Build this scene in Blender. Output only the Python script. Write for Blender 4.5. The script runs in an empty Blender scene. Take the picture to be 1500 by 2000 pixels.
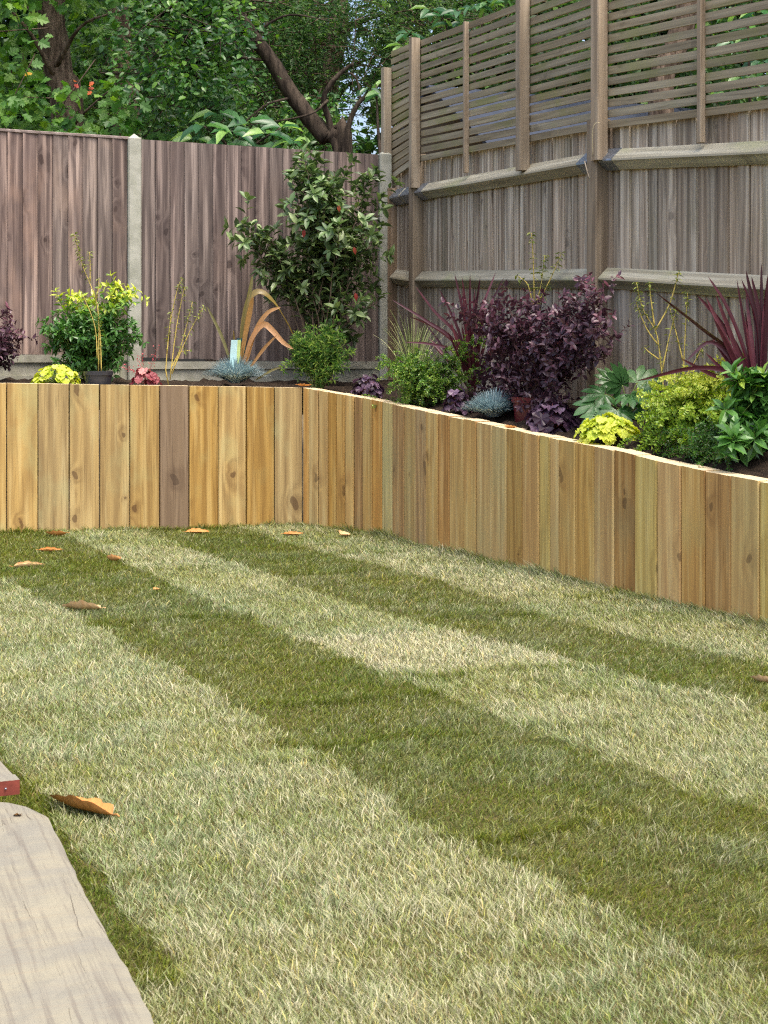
import bpy, math, random
import numpy as np
from mathutils import Vector, Matrix

random.seed(7)
RNG = np.random.default_rng(11)
SC = bpy.context.scene
COL = SC.collection

# ------------------------------------------------------------------ camera, sky, sun, exposure
EYE = 1.133                      # metres above the lawn
FOC = 3000.0                     # focal length in photo pixels (photo 1500 wide)
cam_data = bpy.data.cameras.new("camera")
cam_data.sensor_fit = 'HORIZONTAL'
cam_data.sensor_width = 36.0
cam_data.lens = 36.0 * FOC / 1500.0
cam_data.shift_y = -0.2          # level camera, rising front: verticals stay upright
cam_data.clip_start = 0.05
cam_data.clip_end = 2000.0
cam_data.dof.use_dof = True
cam_data.dof.focus_distance = 8.5
cam_data.dof.aperture_fstop = 24.0
cam = bpy.data.objects.new("camera", cam_data)
COL.objects.link(cam)
cam.location = (0, 0, EYE)
cam.rotation_euler = (math.radians(90), 0, 0)
SC.camera = cam

SUN_DIR = Vector((0.24, -0.30, 0.92)).normalized()
world = bpy.data.worlds.new("World")
SC.world = world
world.use_nodes = True
wn = world.node_tree
wn.nodes.clear()
sky = wn.nodes.new("ShaderNodeTexSky")
sky.sky_type = 'NISHITA'
sky.sun_disc = False
sky.sun_elevation = math.asin(SUN_DIR.z)
sky.sun_rotation = math.atan2(SUN_DIR.x, SUN_DIR.y)
sky.air_density = 0.8
sky.dust_density = 6.0
bg = wn.nodes.new("ShaderNodeBackground")
bg.inputs[1].default_value = 0.15
wo = wn.nodes.new("ShaderNodeOutputWorld")
wn.links.new(sky.outputs[0], bg.inputs[0])
wn.links.new(bg.outputs[0], wo.inputs[0])

sun_data = bpy.data.lights.new("sun", 'SUN')
sun_data.energy = 0.62
sun_data.angle = math.radians(20.0)
sun_data.color = (1.0, 0.955, 0.89)
sun = bpy.data.objects.new("sun", sun_data)
COL.objects.link(sun)
sun.rotation_euler = (-SUN_DIR).to_track_quat('-Z', 'Y').to_euler()

vs = SC.view_settings
vs.view_transform = 'Standard'
vs.look = 'None'
vs.gamma = 1.0
vs.use_curve_mapping = False
vs.exposure = 1.47

SC.cycles.use_denoising = False
SC.cycles.adaptive_threshold = 0.006
SC.cycles.filter_width = 1.2

# ------------------------------------------------------------------ helpers
def W(px, py, Y):
    """point that the photo shows at (px, py), standing Y metres away"""
    return Vector(((px - 750.0) / FOC * Y, Y, EYE + (700.0 - py) / FOC * Y))

def G(px, py, z=0.0):
    """point of the level z that the photo shows at (px, py)"""
    return W(px, py, FOC * (EYE - z) / (py - 700.0))

def s2l(*c):
    out = []
    for v in c:
        v = v / 255.0
        out.append(v / 12.92 if v <= 0.04045 else ((v + 0.055) / 1.055) ** 2.4)
    return tuple(out) + (1.0,)

def tag(o, label=None, cat=None, group=None, kind=None):
    if label: o["label"] = label
    if cat: o["category"] = cat
    if group: o["group"] = group
    if kind: o["kind"] = kind
    return o

def empty(name, loc, label, cat, group=None, rz=0.0):
    o = bpy.data.objects.new(name, None)
    o.empty_display_size = 0.05
    COL.objects.link(o)
    o.location = loc
    o.rotation_euler = (0, 0, rz)
    return tag(o, label, cat, group)

def link(name, me, parent=None, loc=None, rot=None, scale=None):
    o = bpy.data.objects.new(name, me)
    COL.objects.link(o)
    if parent is not None:
        o.parent = parent
    if loc is not None: o.location = loc
    if rot is not None: o.rotation_euler = rot
    if scale is not None: o.scale = scale
    return o

def world_child(o, parent):
    """parent an object whose mesh is written in world coordinates"""
    o.parent = parent
    o.matrix_parent_inverse = Matrix.LocRotScale(parent.location, parent.rotation_euler, None).inverted()
    return o

def pymesh(name, V, F, mats, mi=None, smooth=False):
    me = bpy.data.meshes.new(name)
    me.from_pydata([tuple(v) for v in V], [], [tuple(f) for f in F])
    for m in (mats if isinstance(mats, (list, tuple)) else [mats]):
        me.materials.append(m)
    if mi is not None:
        me.polygons.foreach_set("material_index", np.array(mi, dtype=np.int32))
    if smooth:
        me.polygons.foreach_set("use_smooth", np.ones(len(me.polygons), dtype=bool))
    me.update()
    return me

def trimesh(name, V, F, mat, tint=None, col=None, smooth=True):
    V = np.asarray(V, dtype=np.float32); F = np.asarray(F, dtype=np.int32)
    me = bpy.data.meshes.new(name)
    me.vertices.add(len(V)); me.vertices.foreach_set("co", V.ravel())
    n = len(F)
    me.loops.add(n * 3); me.loops.foreach_set("vertex_index", F.ravel())
    me.polygons.add(n)
    me.polygons.foreach_set("loop_start", np.arange(0, n * 3, 3, dtype=np.int32))
    me.polygons.foreach_set("loop_total", np.full(n, 3, dtype=np.int32))
    me.polygons.foreach_set("use_smooth", np.full(n, smooth, dtype=bool))
    if tint is not None:
        a = me.attributes.new("tint", 'FLOAT', 'POINT')
        a.data.foreach_set("value", np.asarray(tint, dtype=np.float32))
    if col is not None:
        a = me.attributes.new("col", 'FLOAT_COLOR', 'POINT')
        a.data.foreach_set("color", np.asarray(col, dtype=np.float32).ravel())
    me.materials.append(mat)
    me.update(calc_edges=True)
    return me

def unit(a):
    return a / np.maximum(np.linalg.norm(a, axis=-1, keepdims=True), 1e-9)

# ------------------------------------------------------------------ node helpers
class NT:
    def __init__(self, name):
        self.mat = bpy.data.materials.new(name)
        self.mat.use_nodes = True
        self.t = self.mat.node_tree
        self.t.nodes.clear()
    def put(self, sock, v):
        if isinstance(v, bpy.types.NodeSocket):
            self.t.links.new(v, sock)
        elif v is not None:
            sock.default_value = v
    def n(self, typ, ins=None, **props):
        nd = self.t.nodes.new("ShaderNode" + typ)
        for k, v in props.items(): setattr(nd, k, v)
        for k, v in (ins or {}).items(): self.put(nd.inputs[k], v)
        return nd
    def m(self, op, a, b=None, c=None, clamp=False):
        nd = self.n("Math", operation=op, use_clamp=clamp)
        for i, v in enumerate((a, b, c)):
            if v is not None: self.put(nd.inputs[i], v)
        return nd.outputs[0]
    def vm(self, op, a, b):
        nd = self.n("VectorMath", operation=op)
        self.put(nd.inputs[0], a); self.put(nd.inputs[1], b)
        return nd.outputs[0]
    def noise(self, vec, scale=1.0, detail=2.0, rough=0.5, dist=0.0):
        return self.n("TexNoise", {"Vector": vec, "Scale": scale, "Detail": detail, "Roughness": rough, "Distortion": dist}).outputs[0]
    def mix(self, f, a, b, mode='MIX'):
        nd = self.n("Mix", data_type='RGBA', blend_type=mode)
        self.put(nd.inputs[0], f); self.put(nd.inputs[6], a); self.put(nd.inputs[7], b)
        return nd.outputs[2]
    def ramp(self, f, stops, interp='LINEAR'):
        nd = self.n("ValToRGB", {0: f})
        cr = nd.color_ramp; cr.interpolation = interp
        while len(cr.elements) < len(stops): cr.elements.new(0.5)
        for e, (p, c) in zip(cr.elements, stops):
            e.position = p; e.color = c
        return nd.outputs[0]
    def step(self, v, lo, hi, a=0.0, b=1.0):
        nd = self.n("MapRange", {0: v, 1: lo, 2: hi, 3: a, 4: b}, interpolation_type='SMOOTHSTEP')
        return nd.outputs[0]
    def sep(self, v):
        nd = self.n("SeparateXYZ", {0: v}); return nd.outputs
    def comb(self, x, y, z):
        return self.n("CombineXYZ", {0: x, 1: y, 2: z}).outputs[0]
    def bump(self, h, strength=0.3, dist=0.01):
        return self.n("Bump", {"Height": h, "Strength": strength, "Distance": dist}).outputs[0]
    def out(self, sh, disp=None):
        o = self.n("OutputMaterial"); self.t.links.new(sh, o.inputs[0])
        return self.mat
    def bsdf(self, col, rough=0.6, normal=None, spec=0.4, metal=0.0):
        b = self.n("BsdfPrincipled", {"Base Color": col, "Roughness": rough, "Metallic": metal, "Specular IOR Level": spec})
        if normal is not None: self.t.links.new(normal, b.inputs["Normal"])
        return b.outputs[0]

def wood(name, base, dark, light, knotc, ring=0.35, ringf=11.0, streak=0.5, knots=1.0, rnd=0.25,
         rough=0.75, stain=None, stain_amt=0.0, grainbump=0.25, alt=None, horizontal=False, altlo=0.62, ksel=0.40, lines=0.5):
    """plank: grain runs along local z (or x when horizontal), cathedral rings bend round knots"""
    q = NT(name)
    tc = q.n("TexCoord").outputs["Object"]
    rn = q.n("ObjectInfo").outputs["Random"]
    x, y, z = q.sep(tc)
    if horizontal: x, z = z, x
    r1 = q.m('MULTIPLY', rn, 31.7); r2 = q.m('MULTIPLY', rn, 77.3)
    xs = q.m('ADD', q.m('ADD', x, q.m('MULTIPLY', y, 0.6)), r1)
    zs = q.m('ADD', z, r2)
    wp = q.noise(q.comb(q.m('MULTIPLY', xs, 9.0), q.m('MULTIPLY', zs, 9.0), 0.0), 1.0, 2.0)
    kv = q.comb(q.m('MULTIPLY_ADD', xs, 4.2, q.m('MULTIPLY', wp, 0.30)), q.m('MULTIPLY_ADD', zs, 2.7, q.m('MULTIPLY', wp, -0.35)), 0.0)
    vor = q.n("TexVoronoi", {"Vector": kv, "Scale": 1.0, "Randomness": 1.0}, voronoi_dimensions='2D', feature='F1')
    d = vor.outputs["Distance"]
    vr = q.n("SeparateColor", {0: vor.outputs["Color"]}).outputs
    sel = q.step(vr[0], ksel - 0.04, ksel + 0.04, 1.0, 0.0)
    d = q.m('DIVIDE', d, q.m('MULTIPLY_ADD', vr[1], 0.9, 0.45))
    near = q.m('MULTIPLY', sel, q.m('POWER', 2.718, q.m('MULTIPLY', q.m('MULTIPLY', d, d), -22.0)))
    low = q.noise(q.comb(q.m('MULTIPLY', xs, 3.0), q.m('MULTIPLY', zs, 0.55), r2), 1.0, 2.0)
    phase = q.m('ADD', q.m('ADD', q.m('MULTIPLY', xs, ringf), q.m('MULTIPLY', low, 3.2)), q.m('MULTIPLY', near, 1.3 * knots))
    rg = q.m('MULTIPLY_ADD', q.m('SINE', q.m('MULTIPLY', phase, 6.283)), 0.5, 0.5)
    fine = q.noise(q.comb(q.m('MULTIPLY', xs, 95.0), q.m('MULTIPLY', zs, 2.4), q.m('MULTIPLY', y, 40.0)), 1.0, 4.0, 0.6)
    mid = q.noise(q.comb(q.m('MULTIPLY', xs, 26.0), q.m('MULTIPLY', zs, 0.9), q.m('MULTIPLY', y, 20.0)), 1.0, 3.0, 0.55)
    c = q.mix(q.m('MULTIPLY', rg, ring), base, dark)
    c = q.mix(q.m('MULTIPLY', q.step(mid, 0.48, 0.66), streak), c, light)
    c = q.mix(q.m('MULTIPLY', q.step(mid, 0.46, 0.34), streak * 0.55), c, dark)
    c = q.mix(q.m('MULTIPLY', q.step(fine, 0.52, 0.8), streak * 0.8), c, dark)
    ln = q.noise(q.comb(q.m('MULTIPLY', xs, 21.0), q.m('MULTIPLY', zs, 0.42), q.m('MULTIPLY', y, 16.0)), 1.0, 2.0, 0.5)
    line = q.step(q.m('ABSOLUTE', q.m('SUBTRACT', q.m('FRACT', q.m('MULTIPLY', ln, 7.0)), 0.5)), 0.0, 0.16, 1.0, 0.0)
    c = q.mix(q.m('MULTIPLY', q.m('MULTIPLY', line, q.step(fine, 0.36, 0.6)), lines), c, tuple(v * 0.8 for v in dark[:3]) + (1,))
    if alt is not None:      # some boards differ in tone
        c = q.mix(q.step(rn, altlo, altlo + 0.2, 0.0, 0.75), c, q.mix(mid, alt, c))
    if stain is not None:
        big = q.noise(q.comb(q.m('MULTIPLY', xs, 2.2), q.m('MULTIPLY', zs, 1.3), 3.0), 1.0, 4.0, 0.6)
        c = q.mix(q.m('MULTIPLY', q.step(big, 0.5, 0.68), stain_amt), c, stain)
    kcore = q.m('MULTIPLY', q.m('MULTIPLY', sel, q.step(d, 0.06, 0.078, 1.0, 0.0)), min(1.0, knots))
    khalo = q.m('MULTIPLY', q.m('MULTIPLY', sel, q.step(d, 0.08, 0.28, 0.35, 0.0)), min(1.0, knots))
    c = q.mix(khalo, c, dark)
    c = q.mix(q.m('MULTIPLY', kcore, 0.65), c, knotc)
    # board to board brightness
    rn2 = q.m('FRACT', q.m('MULTIPLY', rn, 17.13))
    hs = q.n("HueSaturation", {"Hue": q.m('MULTIPLY_ADD', rn2, 0.012, 0.496), "Saturation": q.m('MULTIPLY_ADD', rn2, -0.2, 1.03),
                               "Value": q.m('MULTIPLY_ADD', rn, rnd, 1.0 - rnd * 0.5), "Color": c}).outputs[0]
    h = q.m('ADD', q.m('MULTIPLY', fine, 0.7), q.m('MULTIPLY', rg, 0.25))
    nrm = q.bump(h, grainbump, 0.004)
    return q.out(q.bsdf(hs, rough, nrm, 0.25))

def leafmat(name, stops, rough=0.42, trans=0.25, obj=False, spec=0.4, transcol=1.4):
    """tint 0..1 per leaf runs through the colours in stops"""
    q = NT(name)
    f = q.n("ObjectInfo").outputs["Random"] if obj else q.n("Attribute", attribute_name="tint").outputs["Fac"]
    c = q.ramp(f, stops)
    pos = q.n("NewGeometry").outputs["Position"]
    v = q.noise(pos, 60.0, 2.0)
    c = q.mix(q.m('MULTIPLY', q.step(v, 0.4, 0.7), 0.25), c, tuple(x * 0.6 for x in stops[0][1][:3]) + (1,))
    b = q.bsdf(c, rough, None, spec)
    tc = q.n("HueSaturation", {"Saturation": 1.15, "Value": transcol, "Color": c}).outputs[0]
    tr = q.n("BsdfTranslucent", {"Color": tc}).outputs[0]
    mx = q.n("MixShader", {0: trans})
    q.t.links.new(b, mx.inputs[1]); q.t.links.new(tr, mx.inputs[2])
    return q.out(mx.outputs[0])

def plain(name, colr, rough=0.6, spec=0.4, metal=0.0, var=0.15, scale=30.0, bump=0.0):
    q = NT(name)
    tc = q.n("TexCoord").outputs["Object"]
    v = q.noise(tc, scale, 4.0, 0.6)
    c = q.mix(q.step(v, 0.3, 0.75), tuple(x * (1 - var) for x in colr[:3]) + (1,), tuple(min(1, x * (1 + var)) for x in colr[:3]) + (1,))
    return q.out(q.bsdf(c, rough, q.bump(v, bump, 0.004) if bump else None, spec, metal))

# ------------------------------------------------------------------ shape helpers
def tube(pts, radii, sides=6, cap=True):
    """list of points + radii -> (V, tri F)"""
    P = np.array([tuple(p) for p in pts], dtype=float); R = np.broadcast_to(np.asarray(radii, dtype=float), (len(P),))
    T = np.gradient(P, axis=0); T = unit(T)
    ref = np.array([0.31, 0.17, 0.93]) if abs(T[:, 2]).mean() < 0.8 else np.array([0.93, 0.31, 0.17])
    A = unit(np.cross(T, ref)); B = np.cross(T, A)
    ang = np.linspace(0, 2 * np.pi, sides, endpoint=False)
    V = P[:, None, :] + R[:, None, None] * (np.cos(ang)[None, :, None] * A[:, None, :] + np.sin(ang)[None, :, None] * B[:, None, :])
    V = V.reshape(-1, 3); F = []
    for i in range(len(P) - 1):
        for k in range(sides):
            a = i * sides + k; b = i * sides + (k + 1) % sides; c = a + sides; d = b + sides
            F += [(a, b, d), (a, d, c)]
    if cap:
        n = len(V); V = np.vstack([V, P[:1], P[-1:]])
        e = (len(P) - 1) * sides
        for k in range(sides):
            F.append((n, (k + 1) % sides, k)); F.append((n + 1, e + k, e + (k + 1) % sides))
    return V, np.array(F, dtype=np.int32)

def join(parts):
    Vs, Fs, o = [], [], 0
    for V, F in parts:
        Vs.append(V); Fs.append(F + o); o += len(V)
    return np.vstack(Vs), np.vstack(Fs)

def bez(p0, p1, p2, n=7):
    t = np.linspace(0, 1, n)[:, None]
    p0, p1, p2 = (np.array(tuple(p), dtype=float) for p in (p0, p1, p2))
    return (1 - t) ** 2 * p0 + 2 * t * (1 - t) * p1 + t * t * p2

def smooth_path(pts, n=24):
    """Catmull-Rom through pts"""
    P = np.array([tuple(p) for p in pts], dtype=float)
    if len(P) < 3: return np.linspace(P[0], P[-1], n)
    Q = np.vstack([2 * P[0] - P[1], P, 2 * P[-1] - P[-2]])
    out = []
    seg = len(P) - 1
    for t in np.linspace(0, seg - 1e-6, n):
        i = int(t); u = t - i
        a, b, c, d = Q[i], Q[i + 1], Q[i + 2], Q[i + 3]
        out.append(0.5 * (2 * b + (c - a) * u + (2 * a - 5 * b + 4 * c - d) * u * u + (3 * b - a - 3 * c + d) * u ** 3))
    return np.array(out)

def T_oval(fold=0.18, curl=0.25, w=0.5):
    xs = np.array([[0, 0], [.3, .84 * w], [.3, -.84 * w], [.3, 0], [.68, .78 * w], [.68, -.78 * w], [.68, 0], [1, 0]], dtype=float)
    z = -curl * xs[:, 0] ** 2 + fold * np.abs(xs[:, 1])
    F = np.array([(0, 3, 1), (0, 2, 3), (3, 6, 4), (3, 4, 1), (3, 2, 5), (3, 5, 6), (6, 7, 4), (6, 5, 7)])
    return np.c_[xs, z], F

def T_dia(fold=0.2, w=0.5, curl=0.15):
    V = np.array([[0, 0, 0], [.45, w, fold * w], [.45, -w, fold * w], [1, 0, -curl]], dtype=float)
    return V, np.array([(0, 2, 3), (0, 3, 1)])

def T_outline(half, cx=0.4, curl=0.2, cup=0.15, wob=0.0):
    """half: list of (x, y) with y >= 0 from base to tip; mirrored, fanned from (cx, 0)"""
    pts = list(half) + [(x, -y) for x, y in reversed(half[1:-1])]
    P = np.array(pts, dtype=float)
    z = -curl * P[:, 0] ** 2 + cup * np.abs(P[:, 1]) + wob * np.sin(np.arange(len(P)) * 2.4)
    V = np.vstack([np.c_[P, z], [[cx, 0, -curl * cx * cx - 0.02]]])
    n = len(P)
    F = np.array([(n, (i + 1) % n, i) for i in range(n)])
    return V, F

OAK = [(0, 0.02), (.12, .05), (.18, .30), (.30, .46), (.36, .24), (.48, .50), (.66, .62), (.62, .30), (.80, .34), (.86, .16), (1.0, 0)]
MAPLE = [(0, 0.02), (.05, .35), (.22, .52), (.26, .34), (.50, .60), (.62, .50), (.60, .24), (.82, .26), (1.0, 0)]
HEUCH = [(.12, 0.0), (0, .28), (.14, .46), (.30, .44), (.40, .56), (.54, .46), (.66, .52), (.76, .34), (.90, .30), (.90, .14), (1.0, 0)]

def scatter(P, D, N, L, Wd, tpl):
    """place template leaves at P, along D, facing N; L, Wd arrays"""
    TV, TF = tpl
    P = np.asarray(P, float); D = unit(np.asarray(D, float)); N = np.asarray(N, float)
    S = unit(np.cross(N, D)); N = np.cross(D, S)
    L = np.broadcast_to(np.asarray(L, float), (len(P),)); Wd = np.broadcast_to(np.asarray(Wd, float), (len(P),))
    V = (P[:, None] + TV[None, :, 0, None] * (L[:, None] * D)[:, None]
         + TV[None, :, 1, None] * (Wd[:, None] * S)[:, None]
         + TV[None, :, 2, None] * (L[:, None] * N)[:, None])
    k = len(TV)
    F = TF[None] + (np.arange(len(P)) * k)[:, None, None]
    return V.reshape(-1, 3), F.reshape(-1, 3)

def rdir(n, up=0.0):
    d = RNG.normal(size=(n, 3)); d = unit(d); d[:, 2] += up
    return unit(d)

def prism(pts, axis_z0, zt):
    """vertical prism over polygon pts with per-vertex top heights zt"""
    n = len(pts)
    V = [(x, y, axis_z0) for x, y in pts] + [(x, y, z) for (x, y), z in zip(pts, zt)]
    F = [tuple(reversed(range(n))), tuple(range(n, 2 * n))] + [(i, (i + 1) % n, (i + 1) % n + n, i + n) for i in range(n)]
    return V, F

def boxmesh(name, sx, sy, sz, mat, ch=0.004, origin=(0, 0, 0)):
    """box with its long vertical edges chamfered; local origin at one end/bottom centre + origin"""
    hx, hy = sx / 2, sy / 2
    pts = [(-hx + ch, -hy), (hx - ch, -hy), (hx, -hy + ch), (hx, hy - ch), (hx - ch, hy), (-hx + ch, hy), (-hx, hy - ch), (-hx, -hy + ch)]
    V, F = prism(pts, 0.0, [sz] * 8)
    ox, oy, oz = origin
    return pymesh(name, [(x + ox, y + oy, z + oz) for x, y, z in V], F, mat)

# ------------------------------------------------------------------ materials of the setting
M_SLEEPER = wood("new_pine", s2l(182, 148, 80), s2l(130, 98, 48), s2l(202, 174, 108), s2l(84, 54, 28), ring=0.55, ringf=12.0,
                 streak=0.65, knots=1.0, rnd=0.22, rough=0.7, stain=s2l(178, 172, 112), stain_amt=0.5)
M_SLEEPER_OLD = wood("brown_pine", s2l(128, 104, 76), s2l(92, 70, 50), s2l(150, 126, 98), s2l(58, 42, 30), ring=0.35, ringf=8.0, knots=0.8)
M_SAWN = wood("sawn_pine", s2l(206, 164, 84), s2l(156, 114, 54), s2l(220, 188, 114), s2l(84, 58, 34), ring=0.45, ringf=12.0,
              streak=0.8, knots=0.8, rnd=0.5, rough=0.82, stain=s2l(176, 158, 94), stain_amt=0.45, alt=s2l(156, 112, 64), altlo=0.5, grainbump=0.5)
M_SAWN_B = wood("sawn_pine_brown", s2l(180, 136, 72), s2l(132, 94, 48), s2l(198, 162, 98), s2l(70, 48, 30), ring=0.5, ringf=12.0,
              streak=0.8, knots=0.8, rnd=0.3, rough=0.82, stain=s2l(146, 128, 84), stain_amt=0.5, grainbump=0.5)
M_SAWN_G = wood("sawn_pine_green", s2l(206, 178, 96), s2l(158, 128, 64), s2l(220, 198, 122), s2l(84, 62, 38), ring=0.5, ringf=10.0,
              streak=0.8, knots=0.8, rnd=0.25, rough=0.82, stain=s2l(166, 160, 100), stain_amt=0.5, grainbump=0.5)
M_ENDGRAIN = plain("fresh_end_grain", s2l(218, 198, 158), 0.75, 0.2, var=0.08, scale=40, bump=0.2)
M_FENCE = wood("brown_feather_edge", s2l(124, 108, 99), s2l(76, 63, 58), s2l(174, 153, 138), s2l(56, 42, 37), ring=0.6, ringf=15.0,
               streak=0.85, knots=1.0, rnd=0.40, rough=0.8, stain=s2l(160, 132, 112), stain_amt=0.4, grainbump=0.5, ksel=0.62)
M_FENCE_R = wood("brown_feather_edge_dark", s2l(112, 99, 92), s2l(68, 57, 54), s2l(160, 143, 132), s2l(46, 36, 34), ring=0.6, ringf=15.0,
               streak=0.85, knots=1.0, rnd=0.36, rough=0.8, stain=s2l(126, 108, 98), stain_amt=0.4, grainbump=0.5, ksel=0.62)
M_GREYBOARD = wood("weathered_board", s2l(174, 158, 136), s2l(106, 92, 76), s2l(206, 194, 172), s2l(52, 42, 36), ring=0.5, ringf=22.0,
                   streak=0.85, knots=0.6, rnd=0.45, rough=0.85, stain=s2l(126, 120, 92), stain_amt=0.4, grainbump=0.6)
M_GREYPOST = wood("weathered_post", s2l(140, 122, 98), s2l(96, 80, 62), s2l(170, 152, 128), s2l(66, 48, 36), ring=0.5, ringf=12.0,
                  streak=0.6, knots=0.5, rnd=0.15, rough=0.85, grainbump=0.5)
M_RAIL = wood("mossy_rail", s2l(160, 154, 132), s2l(116, 108, 86), s2l(188, 184, 162), s2l(80, 66, 48), ring=0.3, ringf=10.0, streak=0.6,
              knots=0.4, rnd=0.12, rough=0.85, stain=s2l(140, 146, 94), stain_amt=0.5, horizontal=True)
M_SLAT = wood("trellis_slat", s2l(152, 140, 114), s2l(106, 94, 72), s2l(176, 166, 138), s2l(64, 52, 38), ring=0.35, ringf=14.0, streak=0.6,
              knots=0.4, rnd=0.3, rough=0.85, stain=s2l(128, 130, 74), stain_amt=0.7, horizontal=True)
M_TPOST = wood("trellis_post", s2l(160, 144, 120), s2l(112, 96, 76), s2l(184, 170, 146), s2l(76, 58, 42), ring=0.4, ringf=12.0, streak=0.5,
               knots=0.4, rnd=0.12, rough=0.8)
M_CAP = wood("fence_capping", s2l(140, 122, 114), s2l(96, 80, 72), s2l(172, 156, 146), s2l(70, 54, 48), horizontal=True, knots=0.2)
M_GALV = plain("galvanised_steel", s2l(150, 158, 166), 0.42, 0.5, 0.85, 0.2, 60.0)

def concrete(name, base, dark):
    q = NT(name)
    tc = q.n("TexCoord").outputs["Object"]
    x, y, z = q.sep(tc)
    v1 = q.noise(tc, 9.0, 5.0, 0.65); v2 = q.noise(tc, 160.0, 3.0, 0.6)
    st = q.noise(q.comb(q.m('MULTIPLY', x, 30.0), q.m('MULTIPLY', y, 30.0), q.m('MULTIPLY', z, 1.5)), 1.0, 3.0)
    c = q.mix(q.step(v1, 0.35, 0.7), base, dark)
    c = q.mix(q.m('MULTIPLY', q.step(st, 0.5, 0.75), 0.4), c, s2l(150, 156, 128))
    c = q.mix(q.m('MULTIPLY', q.step(v2, 0.62, 0.72), 0.5), c, s2l(110, 108, 98))
    return q.out(q.bsdf(c, 0.9, q.bump(v2, 0.4, 0.003), 0.2))
M_CONC = concrete("concrete", s2l(172, 172, 158), s2l(146, 147, 132))
M_GRAVELB = concrete("gravel_board_concrete", s2l(168, 166, 150), s2l(138, 136, 120))

def soilmat(name, a, b, c):
    q = NT(name)
    p = q.n("NewGeometry").outputs["Position"]
    v = q.noise(p, 26.0, 6.0, 0.7); w = q.noise(p, 130.0, 4.0, 0.7)
    cc = q.mix(q.step(v, 0.35, 0.65), a, b)
    cc = q.mix(q.m('MULTIPLY', q.step(w, 0.55, 0.7), 0.7), cc, c)
    return q.out(q.bsdf(cc, 0.95, q.bump(q.m('ADD', v, w), 0.8, 0.02), 0.15))
M_SOIL = soilmat("garden_soil", s2l(48, 40, 33), s2l(66, 55, 44), s2l(92, 78, 60))
M_THATCH = soilmat("turf_thatch", s2l(76, 74, 38), s2l(110, 102, 62), s2l(60, 56, 32))
M_EARTH = soilmat("bare_earth", s2l(84, 72, 54), s2l(104, 92, 66), s2l(120, 108, 80))

# ------------------------------------------------------------------ ground
g = link("ground", pymesh("ground", [(-400, -400, -.12), (400, -400, -.12), (400, 400, -.12), (-400, 400, -.12)], [(0, 1, 2, 3)], M_EARTH))
tag(g, kind="structure")

# ------------------------------------------------------------------ retaining walls of upright sleepers
WALL_CORNER = (-0.549, 10.30)
LEFT_A = (-2.477, 9.91)
R_PTS = [(-.549, 10.30), (-.013, 9.77), (.25, 9.12), (.50, 8.72), (.665, 8.36), (.82, 8.02), (1.02, 7.66), (1.13, 7.39), (1.27, 7.14),
         (1.425, 6.85), (1.52, 6.66), (1.605, 6.50), (1.95, 5.80), (2.3, 5.1)]
R_TOP = [(591, .937), (746, .856), (878, .796), (989, .752), (1100, .714), (1199, .69), (1284, .656), (1377, .63), (1482, .612), (1700, .585), (2100, .56)]
def right_top(px): return float(np.interp(px, [a for a, b in R_TOP], [b for a, b in R_TOP]))

# arc-length table of the right wall, smoothed so that the run bends gently
_rp = smooth_path([(x, y, 0) for x, y in R_PTS], 160)[:, :2]
_rs = np.r_[0, np.cumsum(np.linalg.norm(np.diff(_rp, axis=0), axis=1))]
_rpx = 750 + FOC * _rp[:, 0] / _rp[:, 1]
def right_at_px(px):
    i = float(np.interp(px, _rpx, np.arange(len(_rpx)))); k = int(min(i, len(_rp) - 2)); u = i - k
    return _rp[k] * (1 - u) + _rp[k + 1] * u
def left_at_px(px):
    (x0, y0), (x1, y1) = LEFT_A, WALL_CORNER
    a = (px - 750.0) / FOC
    t = (a * y0 - x0) / ((x1 - x0) - a * (y1 - y0))
    return np.array([x0 + t * (x1 - x0), y0 + t * (y1 - y0)])

def sleeper(parent, p, q, zl, zr, mat, thick=0.10, zb=-0.10, gapr=(.004, .007)):
    p = np.array(p); q = np.array(q); d = q - p; w = float(np.linalg.norm(d)); rz = math.atan2(d[1], d[0])
    gap = random.uniform(*gapr); w -= gap
    c = random.uniform(0.003, 0.007)
    wob = random.uniform(-0.003, 0.003)
    pts = [(c, 0), (w * .5, 0.0008), (w - c, 0), (w, c), (w, thick), (0, thick), (0, c)]
    zt = [zl + (zr - zl) * (x / w) + random.uniform(-.001, .001) for x, y in pts]
    V, F = prism(pts, zb, zt)
    me = pymesh("sleeper", V, F, [mat, M_ENDGRAIN], mi=[0, 1] + [0] * len(pts))
    n = np.array([-math.sin(rz), math.cos(rz)])
    pos = p + n * wob
    return link("sleeper", me, parent, (pos[0] - parent.location.x, pos[1] - parent.location.y, -parent.location.z), (0, 0, rz))

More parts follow.
